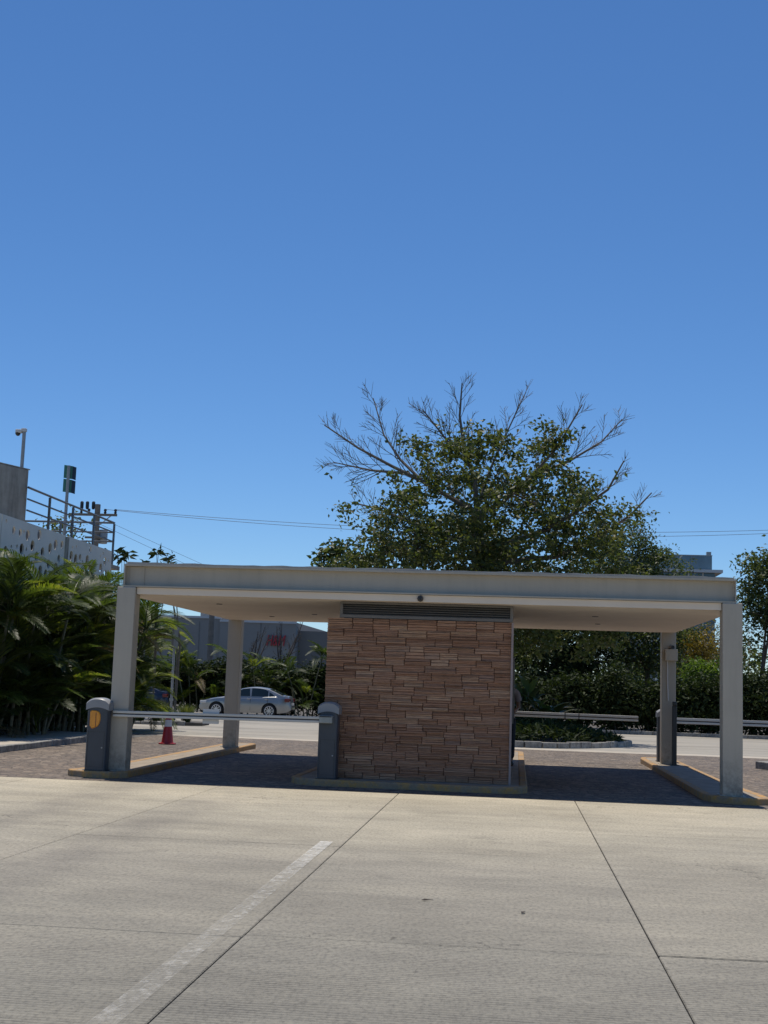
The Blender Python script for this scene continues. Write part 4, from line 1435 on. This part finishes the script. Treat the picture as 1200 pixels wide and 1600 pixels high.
# trees behind on the right
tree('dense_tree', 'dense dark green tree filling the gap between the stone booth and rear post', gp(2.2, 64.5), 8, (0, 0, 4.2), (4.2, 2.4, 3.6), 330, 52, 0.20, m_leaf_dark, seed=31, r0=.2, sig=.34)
tree('dense_tree', 'dark tree crown just behind the rear canopy post with the beige box', gp(6.6, 66.0), 8, (0, 0, 4.4), (2.8, 2.0, 3.0), 190, 42, 0.18, m_leaf_mid, seed=32, r0=.18, sig=.34)
tree('leafy_tree', 'pale green leafy tree rising beside the big spreading tree', gp(6.1, 76.0), 11, (0.5, 0, 9.0), (3.6, 2.2, 3.2), 260, 40, 0.19, m_leaf_mid, seed=33, r0=.18, sig=.33)
tree('slender_tree', 'tall slender tree with several thin trunks at the photo edge', gp(11.6, 62.5), 9.6, (0.3, 0, 6.6), (2.4, 1.6, 3.4), 190, 34, 0.20, m_leaf_mid, stems=5, spread=0.9, seed=34, r0=.15, sig=.28)
tree('slender_tree', 'thin-stemmed tree standing behind the slender edge tree', gp(14.6, 68.0), 9, (0, 0, 6.2), (2.8, 1.6, 3.6), 190, 34, 0.2, m_leaf_mid, stems=3, spread=0.6, seed=35, r0=.15, sig=.3)
tree('yellow_tree', 'small yellow leaved tree seen between the two right canopy posts', gp(9.0, 67.0), 5, (0, 0, 4.2), (1.7, 1.2, 1.6), 90, 34, 0.14, m_leaf_yel, stems=2, seed=36, sig=.25)
tree('dry_tree', 'dry brownish brush tree behind the yellow leaved tree', gp(10.8, 72.0), 6, (0, 0, 4.0), (2.6, 1.2, 2.3), 90, 24, 0.15, m_leaf_dry, stems=4, spread=.7, seed=37, sig=.32)
tree('bright_shrub', 'bright green shrub at the foot of the yellow leaved tree', gp(8.6, 61.2), 3, (0, 0, 2.6), (1.1, .8, 1.1), 70, 34, 0.20, m_leaf_bright, stems=3, cat='shrub', spread=.3, seed=38, aspect=.3, sig=.24, r0=.07)
# dark hedge shrubs along the far kerb
hx = [(0.6, 'under the dense dark tree beside the booth'), (2.6, 'behind the tip of the booth-side boom arm'), (4.5, 'just beside the slim barrier cabinet'), (6.4, 'directly behind the rear canopy post'), (8.5, 'below the bright green shrub'), (10.6, 'behind the front canopy post'), (12.7, 'at the photo edge under the slender tree')]
for i, (x, w) in enumerate(hx):
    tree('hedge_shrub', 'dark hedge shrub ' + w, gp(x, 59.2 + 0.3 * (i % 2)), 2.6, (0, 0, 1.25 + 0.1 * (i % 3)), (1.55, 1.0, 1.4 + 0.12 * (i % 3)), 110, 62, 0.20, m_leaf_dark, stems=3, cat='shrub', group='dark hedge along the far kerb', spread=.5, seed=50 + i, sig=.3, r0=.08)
# far kerb in front of the hedge
fk = bpy.data.objects.new('far_kerb', None)
COL.objects.link(fk)
ORG[fk] = Vector((0, 0, 0))
fk['kind'] = 'structure'
x = -3.0
while x < 16:
    MB().box(x, x + 0.98, 57.7, 57.9, zg(57.8) - 0.05, zg(57.8) + 0.15).build('kerb_stone', m_kerb_w, fk, bevel=0.015)
    x += 1.0
grid_sheet('planting_bed', -3.0, 16.0, 57.9, 71.6, m_soil, 0.06, 4)

# trees on the left
tree('olive_tree', 'olive green tree crown behind the terrace railing', gp(-23.2, 64.0), 10, (0, 0, 8.1), (2.6, 2.0, 2.0), 75, 18, 0.2, m_leaf_big, seed=41, r0=.18, sig=.3)
tree('big_leaf_tree', 'small tree with large dark leaves peeking over the canopy roof', gp(-10.5, 76.0), 9, (0.1, 0, 9.1), (2.3, 1.2, 1.7), 46, 17, 0.42, m_leaf_mid, seed=42, sig=.26, aspect=.42, r0=.12)
for (x, y, h, lab, sd, nn) in ((-15.6, 50.5, 7.0, 'thin sapling with a leaf tuft beside the screen wall corner', 43, 5), (-14.2, 51.0, 6.85, 'thin sapling with sparse leaves above the canopy corner', 44, 5), (-13.05, 50.0, 6.6, 'short sapling showing one leaf cluster over the canopy roof', 45, 4)):
    rs = random.Random(sd)
    t = thing('sapling', lab, 'sapling', gp(x, y))
    mb = MB()
    tipsl = []
    for k in range(nn):
        tp = Vector((rs.uniform(-.75, .75), rs.uniform(-.4, .4), h * rs.uniform(.9, 1.0)))
        st_ = Vector((rs.uniform(-.1, .1), 0, h * rs.uniform(.45, .6)))
        mb.tube([(0, 0, -0.1), st_, (st_ + tp) * .5 + Vector((rs.uniform(-.1, .1), 0, 0)), tp], [.03, .024, .018, .01], 5)
        tipsl.append(tp)
    mb.build('stems', m_bark, t, local=True)
    P = np.concatenate([np.array(q) + np.random.default_rng(sd + i).normal(size=(9 if i < 3 else 4, 3)) * .07 for i, q in enumerate(tipsl)])
    V, F = leaf_arrays(P, 0.34, droop=.1, aspect=.4)
    link('crown', np_mesh('crown', V, F, m_leaf_dark), None, t)
# bare little trees in front of the store
for (x, y, h, lab, sd) in ((-17.3, 84, 5.4, 'bare small tree left of the red store letters', 46), (-15.2, 85, 5.7, 'bare forked tree standing in front of the red store letters', 47), (-10.9, 82, 6.3, 'bare branching tree beside the stone wall top', 48)):
    rs = random.Random(sd)
    t = thing('bare_tree', lab, 'tree', gp(x, y))
    mb = MB()
    tl = []
    b0 = Vector((0, 0, h * .45))
    mb.tube([(0, 0, -.1), (0.05, 0, h * .25), b0], [.13, .11, .09], 7)
    for k in range(5):
        e = Vector((rs.uniform(-1.4, 1.4), rs.uniform(-.6, .6), h * rs.uniform(.85, 1.1)))
        mid = b0.lerp(e, .5) + Vector((rs.uniform(-.2, .2), 0, -.2))
        mb.tube([b0, mid, e], [.075, .05, .018], 5)
        grow_twigs(mb, [b0, mid, e], .024, rs, 7, 1.0, 1, tl, .9, .3)
    mb.build('trunk', m_bark2, t, local=True)
gpz = thing('concrete_post', 'plain concrete post rising behind the hedge left of the rear post', 'pole', gp(-21.2, 90))
MB().tube([(0, 0, -.1), (0, 0, 7.3)], [.24, .19], 10).build('shaft', m_pole, gpz, local=True, smooth=True)
MB().lathe([(.21, 7.3), (.21, 7.36), (.1, 7.42)], n=10).build('cap', m_pole, gpz, local=True)

# ------------------------------------------------------------------ palms
def frond_mesh(name, L, arch, npair, leaf_len, leaf_w, mat, seed, vee=0.35, droop=0.25):
    rs = random.Random(seed)
    V, F = [], []
    def pt(s):
        return Vector((L * (s - 0.16 * arch * s * s), 0.03 * math.sin(s * 5 + seed), L * (0.42 * s - 0.62 * arch * s * s)))
    def tan(s):
        return (pt(min(1, s + .02)) - pt(max(0, s - .02))).normalized()
    # rachis
    mb = MB()
    mb.tube([pt(i / 9) for i in range(10)], [0.020 - 0.0017 * i for i in range(10)], 4)
    V += mb.v
    F += [q for q in mb.f if len(q) == 4]
    for i in range(npair):
        s = 0.16 + 0.83 * i / (npair - 1)
        p = pt(s)
        t = tan(s)
        prof = math.sin(math.pi * min(1, 0.16 + 0.84 * (s - .1) / 0.9) ** 0.75) * 0.85 + 0.2
        for sd in (-1, 1):
            ln = leaf_len * prof * rs.uniform(.85, 1.1)
            side_ = Vector((0, sd, 0))
            up_ = t.cross(side_) * sd * -1
            if up_.z < 0:
                up_ = -up_
            d = (t * rs.uniform(0.65, 0.85) + side_ * 0.75 + up_ * vee).normalized()
            d2 = (d + Vector((0, 0, -droop * rs.uniform(.7, 1.5)))).normalized()
            d3 = (d2 + Vector((0, 0, -droop * rs.uniform(1.0, 2.2)))).normalized()
            w = t * leaf_w * 0.5
            a = p
            m1 = p + d * ln * 0.35
            m2 = m1 + d2 * ln * 0.35
            e = m2 + d3 * ln * 0.3
            n0 = len(V)
            V += [tuple(a), tuple(m1 + w), tuple(m1 - w), tuple(m2 + w * .75), tuple(m2 - w * .75), tuple(e)]
            F += [(n0, n0 + 2, n0 + 1), (n0 + 1, n0 + 2, n0 + 4, n0 + 3), (n0 + 3, n0 + 4, n0 + 5)]
    me = bpy.data.meshes.new(name)
    me.from_pydata([tuple(v) for v in V], [], F)
    me.update()
    me.materials.append(mat)
    return me

FR = {}
m_frond.append(leafmat('palm_frond_dry', [(0.16, 0.12, 0.06), (0.20, 0.15, 0.085), (0.13, 0.10, 0.05)], 0.2, 0.6))
for mi in range(4):
    for k in range(3):
        FR[mi, k] = frond_mesh('frond', (1.85, 1.6, 2.05)[k], (0.8, 1.05, 1.25)[k], 48, 0.52, 0.036, m_frond[mi], 10 * mi + k)

def palm(label, loc, stems, group, seed, scale=1.0, tint=(0.5, 0.9), fr_n=(8, 10), lean=0.25, cat='palm'):
    rs = random.Random(seed)
    t = thing('areca_palm', label, cat, loc, group)
    for (sx, sy, h) in stems:
        b = Vector((sx, sy, -0.05))
        la = rs.uniform(0, 2 * math.pi)
        off = Vector((math.cos(la), math.sin(la), 0)) * lean * h * rs.uniform(.4, 1.1) + Vector((sx, sy, 0)) * 0.5
        tp = b + off + Vector((0, 0, h))
        mid = b + off * 0.4 + Vector((0, 0, h * .5))
        mb = MB()
        segs = 8
        path = []
        rad = []
        for i in range(segs + 1):
            u = i / segs
            path.append(b * (1 - u) ** 2 + mid * 2 * u * (1 - u) + tp * u * u)
            rad.append((0.042 - 0.012 * u) * scale * (1.12 if i % 2 else 1.0))
        mb.tube(path, rad, 7)
        mb.build('cane_stem', m_cane, t, local=True, smooth=True)
        n = rs.randint(*fr_n)
        a0 = rs.uniform(0, 6.28)
        for k in range(n):
            az = a0 + 2 * math.pi * k / n + rs.uniform(-.3, .3)
            el = rs.choice([1.1, 0.9, 0.65, 0.4, 0.1]) + rs.uniform(-.15, .15)
            q = rs.random()
            mi = 0 if q < tint[0] else (1 if q < tint[1] else 2)
            if el < 0.12 and rs.random() < 0.35:
                mi = 3
            o = bpy.data.objects.new('frond', FR[mi, rs.randrange(3)])
            COL.objects.link(o)
            o.parent = t
            o.location = tp - Vector((0, 0, rs.uniform(0, .15)))
            mt = Matrix.Rotation(az, 4, 'Z') @ Matrix.Rotation(-el, 4, 'Y') @ Matrix.Rotation(rs.uniform(-.4, .4), 4, 'X')
            o.rotation_euler = mt.to_euler()
            s = scale * rs.uniform(.8, 1.12)
            o.scale = (s, s, s)
    return t

rp_ = random.Random(77)
ords = ['cut by the photo edge', 'second from the photo edge', 'third from the photo edge', 'fourth from the photo edge', 'fifth from the photo edge', 'directly behind the orange lens post', 'just before the front canopy post', 'last before the screen wall ends']
for i, (x, y) in enumerate(((-12.1, 29.6), (-11.75, 30.9), (-12.2, 32.3), (-11.85, 33.7), (-12.15, 35.1), (-11.9, 36.6), (-12.1, 38.2), (-12.0, 40.0))):
    stems = []
    for k in range(9):
        a = rp_.uniform(0, 6.28)
        rr_ = rp_.uniform(.05, .5)
        stems.append((rr_ * math.cos(a), rr_ * math.sin(a), (3.5, 3.15, 2.75, 2.4, 2.0, 1.6, 1.2, 0.8, 0.4)[k] * rp_.uniform(.85, 1.08)))
    palm('tall feathery palm clump in the left hedge, ' + ords[i], (x, y, 0.0), stems, 'palm clumps along the left pavement', 200 + i, tint=(0.50, 0.86))
for i, (x, y, hmax, lab, tint) in enumerate(((-14.9, 50.8, 3.5, 'feathery palm with yellowing fronds just past the front canopy post', (.2, .6)), (-16.2, 54.0, 3.5, 'green palm clump behind the tall thin sign post', (.35, .75)))):
    stems = [(rp_.uniform(-.4, .4), rp_.uniform(-.4, .4), hmax * f) for f in (1, .92, .85, .75)]
    palm(lab, gp(x, y), stems, 'palms beyond the canopy', 230 + i, tint=tint)
labs = ['behind the tail of the navy car', 'behind the sign post, between both parked cars', 'behind the bonnet of the silver car', 'left of the rear canopy post above the silver car', 'right of the rear canopy post above the silver car roof', 'behind the boot of the silver car', 'beside the stone wall edge', 'at the far end behind the navy car']
for i, x in enumerate((-19.6, -17.7, -15.9, -14.4, -12.9, -11.3, -9.7, -21.6)):
    stems = [(rp_.uniform(-.8, .8), rp_.uniform(-.4, .4), h) for h in (3.0 * rp_.uniform(.85, 1.2), 2.3, 1.7, 1.1, 0.6)]
    if i in (3, 4):
        stems = [(a_, b_, h_ * 0.72) for a_, b_, h_ in stems]
    palm('hedge palm clump ' + labs[i], gp(x, 72.3 + rp_.uniform(-.4, .4)), stems, 'palm hedge behind the parked cars', 250 + i, tint=(.45, .85), fr_n=(6, 7), scale=0.9)
for i, (x, w) in enumerate(((-20.5, 'behind the navy car'), (-18.0, 'between the two parked cars'), (-15.6, 'behind the silver bonnet'), (-13.3, 'behind the silver car roof'), (-11.0, 'behind the silver boot'), (-8.8, 'next to the stone wall'))):
    tree('backing_shrub', 'dark shrub filling the palm hedge ' + w, gp(x, 73.9), 3, (0, 0, 1.55), (1.9, .8, 1.7), 130, 56, .2, m_leaf_dark, stems=3, cat='shrub', group='shrubs within the palm hedge', spread=.5, seed=80 + i, sig=.3, r0=.08)
# dark shrubs inside the left palm hedge
for i, (y, w) in enumerate(((30.3, 'nearest the photo edge'), (32.6, 'in its middle'), (34.9, 'left of the orange lens post'), (37.2, 'behind the orange lens post'), (39.5, 'behind the front canopy post'))):
    tree('backing_shrub', 'dark understorey shrub below the left palms ' + w, (-12.3, y, 0), 2, (0, 0, 1.6), (.45, 1.35, 1.6), 110, 60, .17, m_leaf_dark, stems=3, cat='shrub', group='understorey below the left palms', spread=.3, seed=90 + i, sig=.24, r0=.06)

# ------------------------------------------------------------------ sign post and planter on the left of the road
ps = thing('sign_post', 'tall thin grey sign post standing among the grass tufts', 'sign post', gp(-12.15, 46.0))
MB().tube([(0, 0, -.1), (0, 0, 3.55)], 0.045, 10).build('pole', m_galv, ps, local=True, smooth=True)
MB().box(-0.03, 0.05, -0.30, 0.30, 2.72, 3.5).build('sign_panel', m_louver, ps, local=True)
MB().lathe([(.07, .85), (.07, .95)], n=10).build('collar', m_galv, ps, local=True)
bs = thing('hedge_sign', 'small pale notice board with a dark mark among the palms', 'sign', gp(-14.4, 50.0))
MB().box(-.30, .26, -.02, .02, 3.27, 3.84).build('board', m_beige, bs, local=True)
MB().box(-.14, .10, -.026, -.021, 3.40, 3.46).build('mark', m_louver, bs, local=True)
MB().box(-.14, -.08, -.0255, -.0205, 3.462, 3.70).build('mark', m_louver, bs, local=True)
MB().box(-.078, .10, -.026, -.021, 3.56, 3.61).build('mark', m_louver, bs, local=True)
MB().tube([(0, .045, -.1), (0, .045, 3.8)], .03, 8).build('pole', m_galv, bs, local=True)
pl = thing('planter_bed', 'low stone edged planting bed with grass tufts beside the road', 'planter', gp(-12.7, 47.2))
pp = [(-16.5, 46.0), (-11.6, 46.0), (-11.1, 46.5), (-11.2, 48.0), (-11.8, 48.6), (-16.5, 48.8)]
MB().prism(pp, -0.05, 0.10, lambda x, y: zg(y)).build('bed', m_soil, pl)
rs = random.Random(5)
x = -16.3
while x < -11.6:
    w = rs.uniform(.22, .42)
    b = MB().box(x, x + w, 45.86, 46.06 + rs.uniform(0, .05), zg(46) - .05, zg(46) + rs.uniform(.10, .19))
    b.build('edge_stone', m_kerb_w, pl, bevel=0.04)
    x += w + 0.03
for i, (x, y, s, lab) in enumerate(((-13.42, 46.5, .9, 'grass tuft left of the navy car wheel, nearest the canopy post'), (-12.8, 46.6, .85, 'grass tuft beside the thin sign post, in front of the navy car'), (-11.75, 46.7, .75, 'small grass tuft right of the thin sign post'))):
    t = thing('grass_tuft', lab, 'grass tuft', (x, y, zg(y) + .1), 'grass tufts in the planting bed')
    n = 420
    r_ = np.random.default_rng(300 + i)
    an = r_.uniform(0, 6.28, n)
    ln = s * r_.uniform(.6, 1.05, n)
    sp_ = r_.uniform(.05, .62, n)
    bs_ = np.stack([np.cos(an), np.sin(an), np.zeros(n)], 1) * (r_.uniform(0, .16, n))[:, None]
    dr = np.stack([np.cos(an) * sp_, np.sin(an) * sp_, np.ones(n)], 1)
    dr /= np.linalg.norm(dr, axis=1)[:, None]
    sd = np.stack([-np.sin(an), np.cos(an), np.zeros(n)], 1) * .008
    mid_ = bs_ + dr * (ln * .6)[:, None]
    tip_ = bs_ + dr * ln[:, None] * np.array([1.25, 1.25, .95])
    V = np.stack([bs_ - sd, bs_ + sd, mid_ + sd, mid_ - sd, tip_], 1).reshape(-1, 3)
    i0 = np.arange(n)[:, None] * 5
    F = np.concatenate([i0 + np.array([[0, 1, 2]]), i0 + np.array([[0, 2, 3]]), i0 + np.array([[3, 2, 4]])])
    link('blades', np_mesh('blades', V, F, m_grass), None, t)
    MB().lathe([(.16, -.06), (.12, .03), (.03, .05)], n=10).build('root_mound', m_soil, t, local=True)

# ------------------------------------------------------------------ planted median behind the gate
med = thing('planted_median', 'raised planted median with worn kerb stones behind the booth', 'median', gp(-0.8, 42.5))
mpoly = [(-5.2, 44.2), (-4.6, 41.2), (-3.0, 38.9), (-1.0, 37.75), (0.8, 37.85), (2.0, 38.9), (3.0, 40.6), (3.65, 42.4), (3.4, 43.8), (2.0, 45.6), (-0.5, 46.6), (-3.5, 46.4)]
def resample(poly, step):
    out = []
    n = len(poly)
    pts_ = []
    for i in range(n):                       # closed Catmull-Rom
        p0, p1, p2, p3 = (Vector(poly[(i + k - 1) % n]) for k in range(4))
        for k in range(10):
            t_ = k / 10
            pts_.append(0.5 * ((2 * p1) + (p2 - p0) * t_ + (2 * p0 - 5 * p1 + 4 * p2 - p3) * t_ ** 2 + (3 * p1 - p0 - 3 * p2 + p3) * t_ ** 3))
    acc = 0
    out.append(pts_[0])
    for a, b in zip(pts_, pts_[1:] + pts_[:1]):
        acc += (b - a).length
        if acc >= step:
            out.append(b)
            acc = 0
    return out
ringp = resample(mpoly, 0.42)
cx_, cy_ = -0.8, 42.5
MB().prism([(p.x * .985 + cx_ * .015, p.y * .985 + cy_ * .015) for p in ringp], -0.05, 0.12, lambda x, y: zg(y)).build('soil_bed', m_soil, med)
rs = random.Random(9)
m_kst = [kerb_mat('kerb_stone_pale', (0.40, 0.38, 0.34), (0.22, 0.205, 0.18), .5), m_kerb_w]
for a, b in zip(ringp, ringp[1:] + ringp[:1]):
    d = (b - a)
    if d.length < 0.1:
        continue
    t_ = d.normalized()
    n_ = Vector((t_.y, -t_.x))
    if n_.dot(a - Vector((cx_, cy_))) < 0:
        n_ = -n_
    a2, b2 = a + t_ * .012, b - t_ * .012
    poly = [tuple(a2 + n_ * .11), tuple(b2 + n_ * .11), tuple(b2 - n_ * .06), tuple(a2 - n_ * .06)]
    MB().prism(cw(poly), -0.05, 0.165 + rs.uniform(-.015, .02), lambda x, y: zg(y)).build('kerb_stone', rs.choice(m_kst), med, bevel=0.02)
gc = []
rq = np.random.default_rng(17)
while len(gc) < 9000:
    x, y = rq.uniform(-5, 3.3), rq.uniform(38.1, 46)
    e = ((x + 0.9) / 4.3) ** 2 + ((y - 42.3) / 4.0) ** 2
    if e > 1:
        continue
    hmax = 0.12 + 0.62 * (1 - e) ** 0.45 * (0.8 + 0.25 * math.sin(x * 3 + y) * math.sin(y * 2.2)) * min(1, (3.3 - x) / 2.2 + 0.15)
    gc.append((x, y, zg(y) + 0.1 + hmax * rq.uniform(0.3, 1) ** 0.5))
V, F = leaf_arrays(np.array(gc), 0.24, droop=-.1, aspect=.3)
gco = link('ground_cover', np_mesh('ground_cover', V, F, m_leaf_dark), None)
setp(gco, 'low dark leafy ground cover growing on the planted median', 'ground cover', kind='stuff')

# broad leaved plant on the median
def blade_leaf(name, L, Wd, mat, bend=0.6, fold=.25):
    V, F = [], []
    n = 9
    for i in range(n + 1):
        s = i / n
        x = L * (s - .12 * bend * s * s)
        z = L * (.55 * s - bend * s * s * .75)
        w = Wd * .5 * (math.sin(math.pi * min(1, .06 + .94 * s) ** .8) + .03) * (1 if s > .16 else .25)
        V += [(x, -w, z + fold * w), (x, 0, z), (x, w, z + fold * w)]
    for i in range(n):
        a = 3 * i
        F += [(a, a + 1, a + 4, a + 3), (a + 1, a + 2, a + 5, a + 4)]
    me = bpy.data.meshes.new(name)
    me.from_pydata(V, [], F)
    me.update()
    me.materials.append(mat)
    for p in me.polygons:
        p.use_smooth = True
    return me
m_ban = leafmat('broad_leaf', [(0.06, 0.085, 0.03), (0.085, 0.115, 0.04)], .3, .3)
BL = [blade_leaf('leaf', 1.15, .26, m_ban, .6), blade_leaf('leaf', .95, .22, m_ban, .9), blade_leaf('leaf', 1.3, .30, m_leaf_dark, .7)]
for (x, y, h, lab, sd) in ((1.05, 43.8, 1.05, 'broad leaved plant with glossy arching leaves on the median', 61), (0.25, 44.5, 1.5, 'taller broad leaved plant on the median touching the booth edge', 62)):
    rs = random.Random(sd)
    t = thing('broad_leaf_plant', lab, 'plant', (x, y, zg(y) + .1))
    for k in range(4):
        bx, by = rs.uniform(-.2, .2), rs.uniform(-.2, .2)
        hh = h * rs.uniform(.7, 1)
        MB().tube([(bx, by, -.05), (bx * 1.4, by * 1.4, hh)], [.035, .02], 6).build('stem', m_cane, t, local=True)
        for j in range(5):
            o = bpy.data.objects.new('leaf', rs.choice(BL))
            COL.objects.link(o)
            o.parent = t
            o.location = (bx * (1 + .4 * .9), by * 1.3, hh * rs.uniform(.6, 1))
            o.rotation_euler = (Matrix.Rotation(rs.uniform(0, 6.28), 4, 'Z') @ Matrix.Rotation(-rs.uniform(-.1, .8), 4, 'Y')).to_euler()

# ------------------------------------------------------------------ fallen leaves on the apron
m_dead = simple('dead_leaf', (0.045, 0.032, 0.022), .7, .2, 30, bmp=.2)
for (x, y, rz, lab) in ((-0.62, 10.02, .3, 'fallen dark leaf on the concrete left of the right joint'), (0.10, 9.68, 1.2, 'curled fallen leaf on the concrete nearer the right joint')):
    t = thing('fallen_leaf', lab, 'leaf', (x, y, .004), None, rz)
    MB().add([(-.035, 0, .004), (-.01, .014, .012), (.035, 0, .007), (-.01, -.014, .011), (-.035, 0, .001), (-.01, .014, .009), (.035, 0, .004), (-.01, -.014, .008)],
             [(0, 1, 2), (0, 2, 3), (4, 6, 5), (4, 7, 6), (0, 4, 5, 1), (1, 5, 6, 2), (2, 6, 7, 3), (3, 7, 4, 0)]).build('blade', m_dead, t, local=True)
    MB().tube([(.035, 0, .006), (.055, .006, .003)], .002, 4).build('stalk', m_dead, t, local=True)

# ------------------------------------------------------------------ guard standing at the back corner of the booth
def skin_obj(name, verts, edges, radii, mat, parent, root=0, sub=2):
    bm = bmesh.new()
    lay = bm.verts.layers.skin.verify()
    vl = [bm.verts.new(v) for v in verts]
    for a, b in edges:
        bm.edges.new((vl[a], vl[b]))
    for i, v in enumerate(vl):
        r_ = radii[i]
        v[lay].radius = r_ if isinstance(r_, tuple) else (r_, r_)
        v[lay].use_root = (i == root)
    me = bpy.data.meshes.new(name)
    bm.to_mesh(me)
    bm.free()
    o = link(name, me, mat, parent)
    sk = o.modifiers.new('skin', 'SKIN')
    sk.use_smooth_shade = True
    sb = o.modifiers.new('sub', 'SUBSURF')
    sb.levels = sub
    sb.render_levels = sub
    ORG[o] = ORG[parent]
    return o

pr = thing('person', 'person in a short-sleeved mauve shirt half hidden behind the booth wall edge', 'person', (-0.125, 26.0, 0.096))
bv = [(0, 0, .95), (0, .01, 1.12), (0, .0, 1.32), (0, .0, 1.46), (0, -.01, 1.53), (0, -.015, 1.60), (0, -.02, 1.68),           # 0-6 pelvis..head
      (.11, 0, 1.42), (.185, 0, 1.40), (.225, .03, 1.13), (.15, -.16, 1.05), (.12, -.22, 1.04),                               # 7-11 left arm, bent forward
      (-.11, 0, 1.42), (-.185, 0, 1.40), (-.23, .02, 1.13), (-.22, -.05, .88), (-.215, -.06, .81),                            # 12-16 right arm hanging
      (.09, 0, .88), (.10, -.01, .50), (.10, .02, .09), (.11, -.13, .035), (-.09, 0, .88), (-.10, -.01, .50), (-.10, .02, .09), (-.11, -.13, .035)]
be = [(0, 1), (1, 2), (2, 3), (3, 4), (4, 5), (5, 6), (3, 7), (7, 8), (8, 9), (9, 10), (10, 11), (3, 12), (12, 13), (13, 14), (14, 15), (15, 16), (0, 17), (17, 18), (18, 19), (19, 20), (0, 21), (21, 22), (22, 23), (23, 24)]
brd = [(.14, .10), (.13, .10), (.15, .11), (.09, .08), .052, (.072, .085), (.068, .08), .07, .058, .043, .032, .038, .07, .058, .043, .032, .038, .085, .058, .04, .032, .085, .058, .04, .032]
body = skin_obj('body', bv, be, brd, m_skin, pr)
def fingers(w, dirv, side_, parent, sgn):
    w = Vector(w)
    d = Vector(dirv).normalized()
    s = Vector(side_).normalized()
    dn = d.cross(s).normalized()
    vs_, es, rs_ = [], [], []
    vs_.append(tuple(w)); rs_.append(.022)
    vs_.append(tuple(w + d * .05)); rs_.append(.026); es.append((0, 1))
    for k, (o_, ln) in enumerate(((-.03, .065), (-.01, .078), (.01, .074), (.03, .058))):
        b0 = w + d * .075 + s * o_
        i0 = len(vs_)
        vs_ += [tuple(b0), tuple(b0 + d * ln * .5 + dn * .010), tuple(b0 + d * ln * .85 + dn * .03)]
        rs_ += [.0095, .009, .0075]
        es += [(1, i0), (i0, i0 + 1), (i0 + 1, i0 + 2)]
    b0 = w + d * .03 + s * sgn * .034
    i0 = len(vs_)
    vs_ += [tuple(b0), tuple(b0 + d * .035 + s * sgn * .018), tuple(b0 + d * .062 + s * sgn * .014 + dn * .008)]
    rs_ += [.011, .010, .008]
    es += [(0, i0), (i0, i0 + 1), (i0 + 1, i0 + 2)]
    return skin_obj('hand', vs_, es, rs_, m_skin, parent, 0, 2)
fingers((.12, -.22, 1.04), (-.3, -.9, .05), (.2, -.1, 1), pr, 1)
fingers((-.215, -.06, .81), (.05, -.1, -1), (0, -1, .05), pr, 1)
skin_obj('shirt', [(0, 0, .98), (0, .01, 1.12), (0, 0, 1.32), (0, 0, 1.455), (.11, 0, 1.43), (.19, 0, 1.405), (.225, .02, 1.22), (-.11, 0, 1.43), (-.19, 0, 1.405), (-.232, .012, 1.22)],
         [(0, 1), (1, 2), (2, 3), (3, 4), (4, 5), (5, 6), (3, 7), (7, 8), (8, 9)],
         [(.165, .125), (.155, .12), (.172, .13), (.10, .09), .082, .074, .072, .082, .074, .072], m_shirt, pr)
skin_obj('trousers', [(0, 0, .97), (.09, 0, .87), (.10, -.01, .50), (.10, .015, .12), (-.09, 0, .87), (-.10, -.01, .50), (-.10, .015, .12)],
         [(0, 1), (1, 2), (2, 3), (0, 4), (4, 5), (5, 6)], [(.155, .12), .10, .075, .066, .10, .075, .066], m_trouser, pr)
for s in (-1, 1):
    MB().box(s * .105 - .045, s * .105 + .045, -.19, .07, 0.0, .085).build('shoe', m_black, pr, local=True, bevel=.03, seg=3)
hv = MB()
for i in range(7):
    th = math.pi * .5 * i / 6
    for k in range(14):
        a = 2 * math.pi * k / 14
        yy = math.sin(a) * .098 * math.cos(th)
        zz = 1.665 + math.sin(th) * .098
        if math.sin(a) > -.2:
            zz -= .06 * math.cos(th)
        hv.v.append((math.cos(a) * .086 * math.cos(th), -.01 + yy, zz))
for i in range(6):
    for k in range(14):
        a0 = i * 14 + k
        a1 = i * 14 + (k + 1) % 14
        hv.f.append((a0, a1, a1 + 14, a0 + 14))
hv.build('hair', m_hair, pr, local=True, smooth=True)
for sx in (-.03, .03):
    MB().lathe([(.004, 0), (.012, .006), (.004, .012)], (sx, -.102, 1.645), 8, 'y').build('eye', m_black, pr, local=True)
MB().add([(-.012, -.092, 1.61), (.012, -.092, 1.61), (0, -.092, 1.655), (0, -.122, 1.613)], [(0, 1, 3), (1, 2, 3), (2, 0, 3), (0, 2, 1)]).build('nose', m_skin, pr, local=True)
MB().box(-.025, .025, -.098, -.088, 1.578, 1.588).build('mouth', simple('lips', (.16, .06, .05), .5, .05, 5, bmp=0), pr, local=True)

# ------------------------------------------------------------------ far belt of trees closing the view
rb = np.random.default_rng(99)
n = 26000
bx = rb.uniform(-8, 40, n)
top = 4.6 + 1.3 * np.sin(bx * 0.55) + 0.9 * np.sin(bx * 1.7 + 1) + 0.5 * np.sin(bx * 3.9)
P = np.stack([bx, 90 + rb.uniform(-3, 3, n), zg(90) + top * rb.uniform(0.0, 1.0, n) ** 0.7], 1)
V, F = leaf_arrays(P, 0.34)
blt = link('distant_treeline', np_mesh('distant_treeline', V, F, m_leaf_mid), None)
setp(blt, 'far belt of green trees closing the view behind the road', 'trees', kind='stuff')
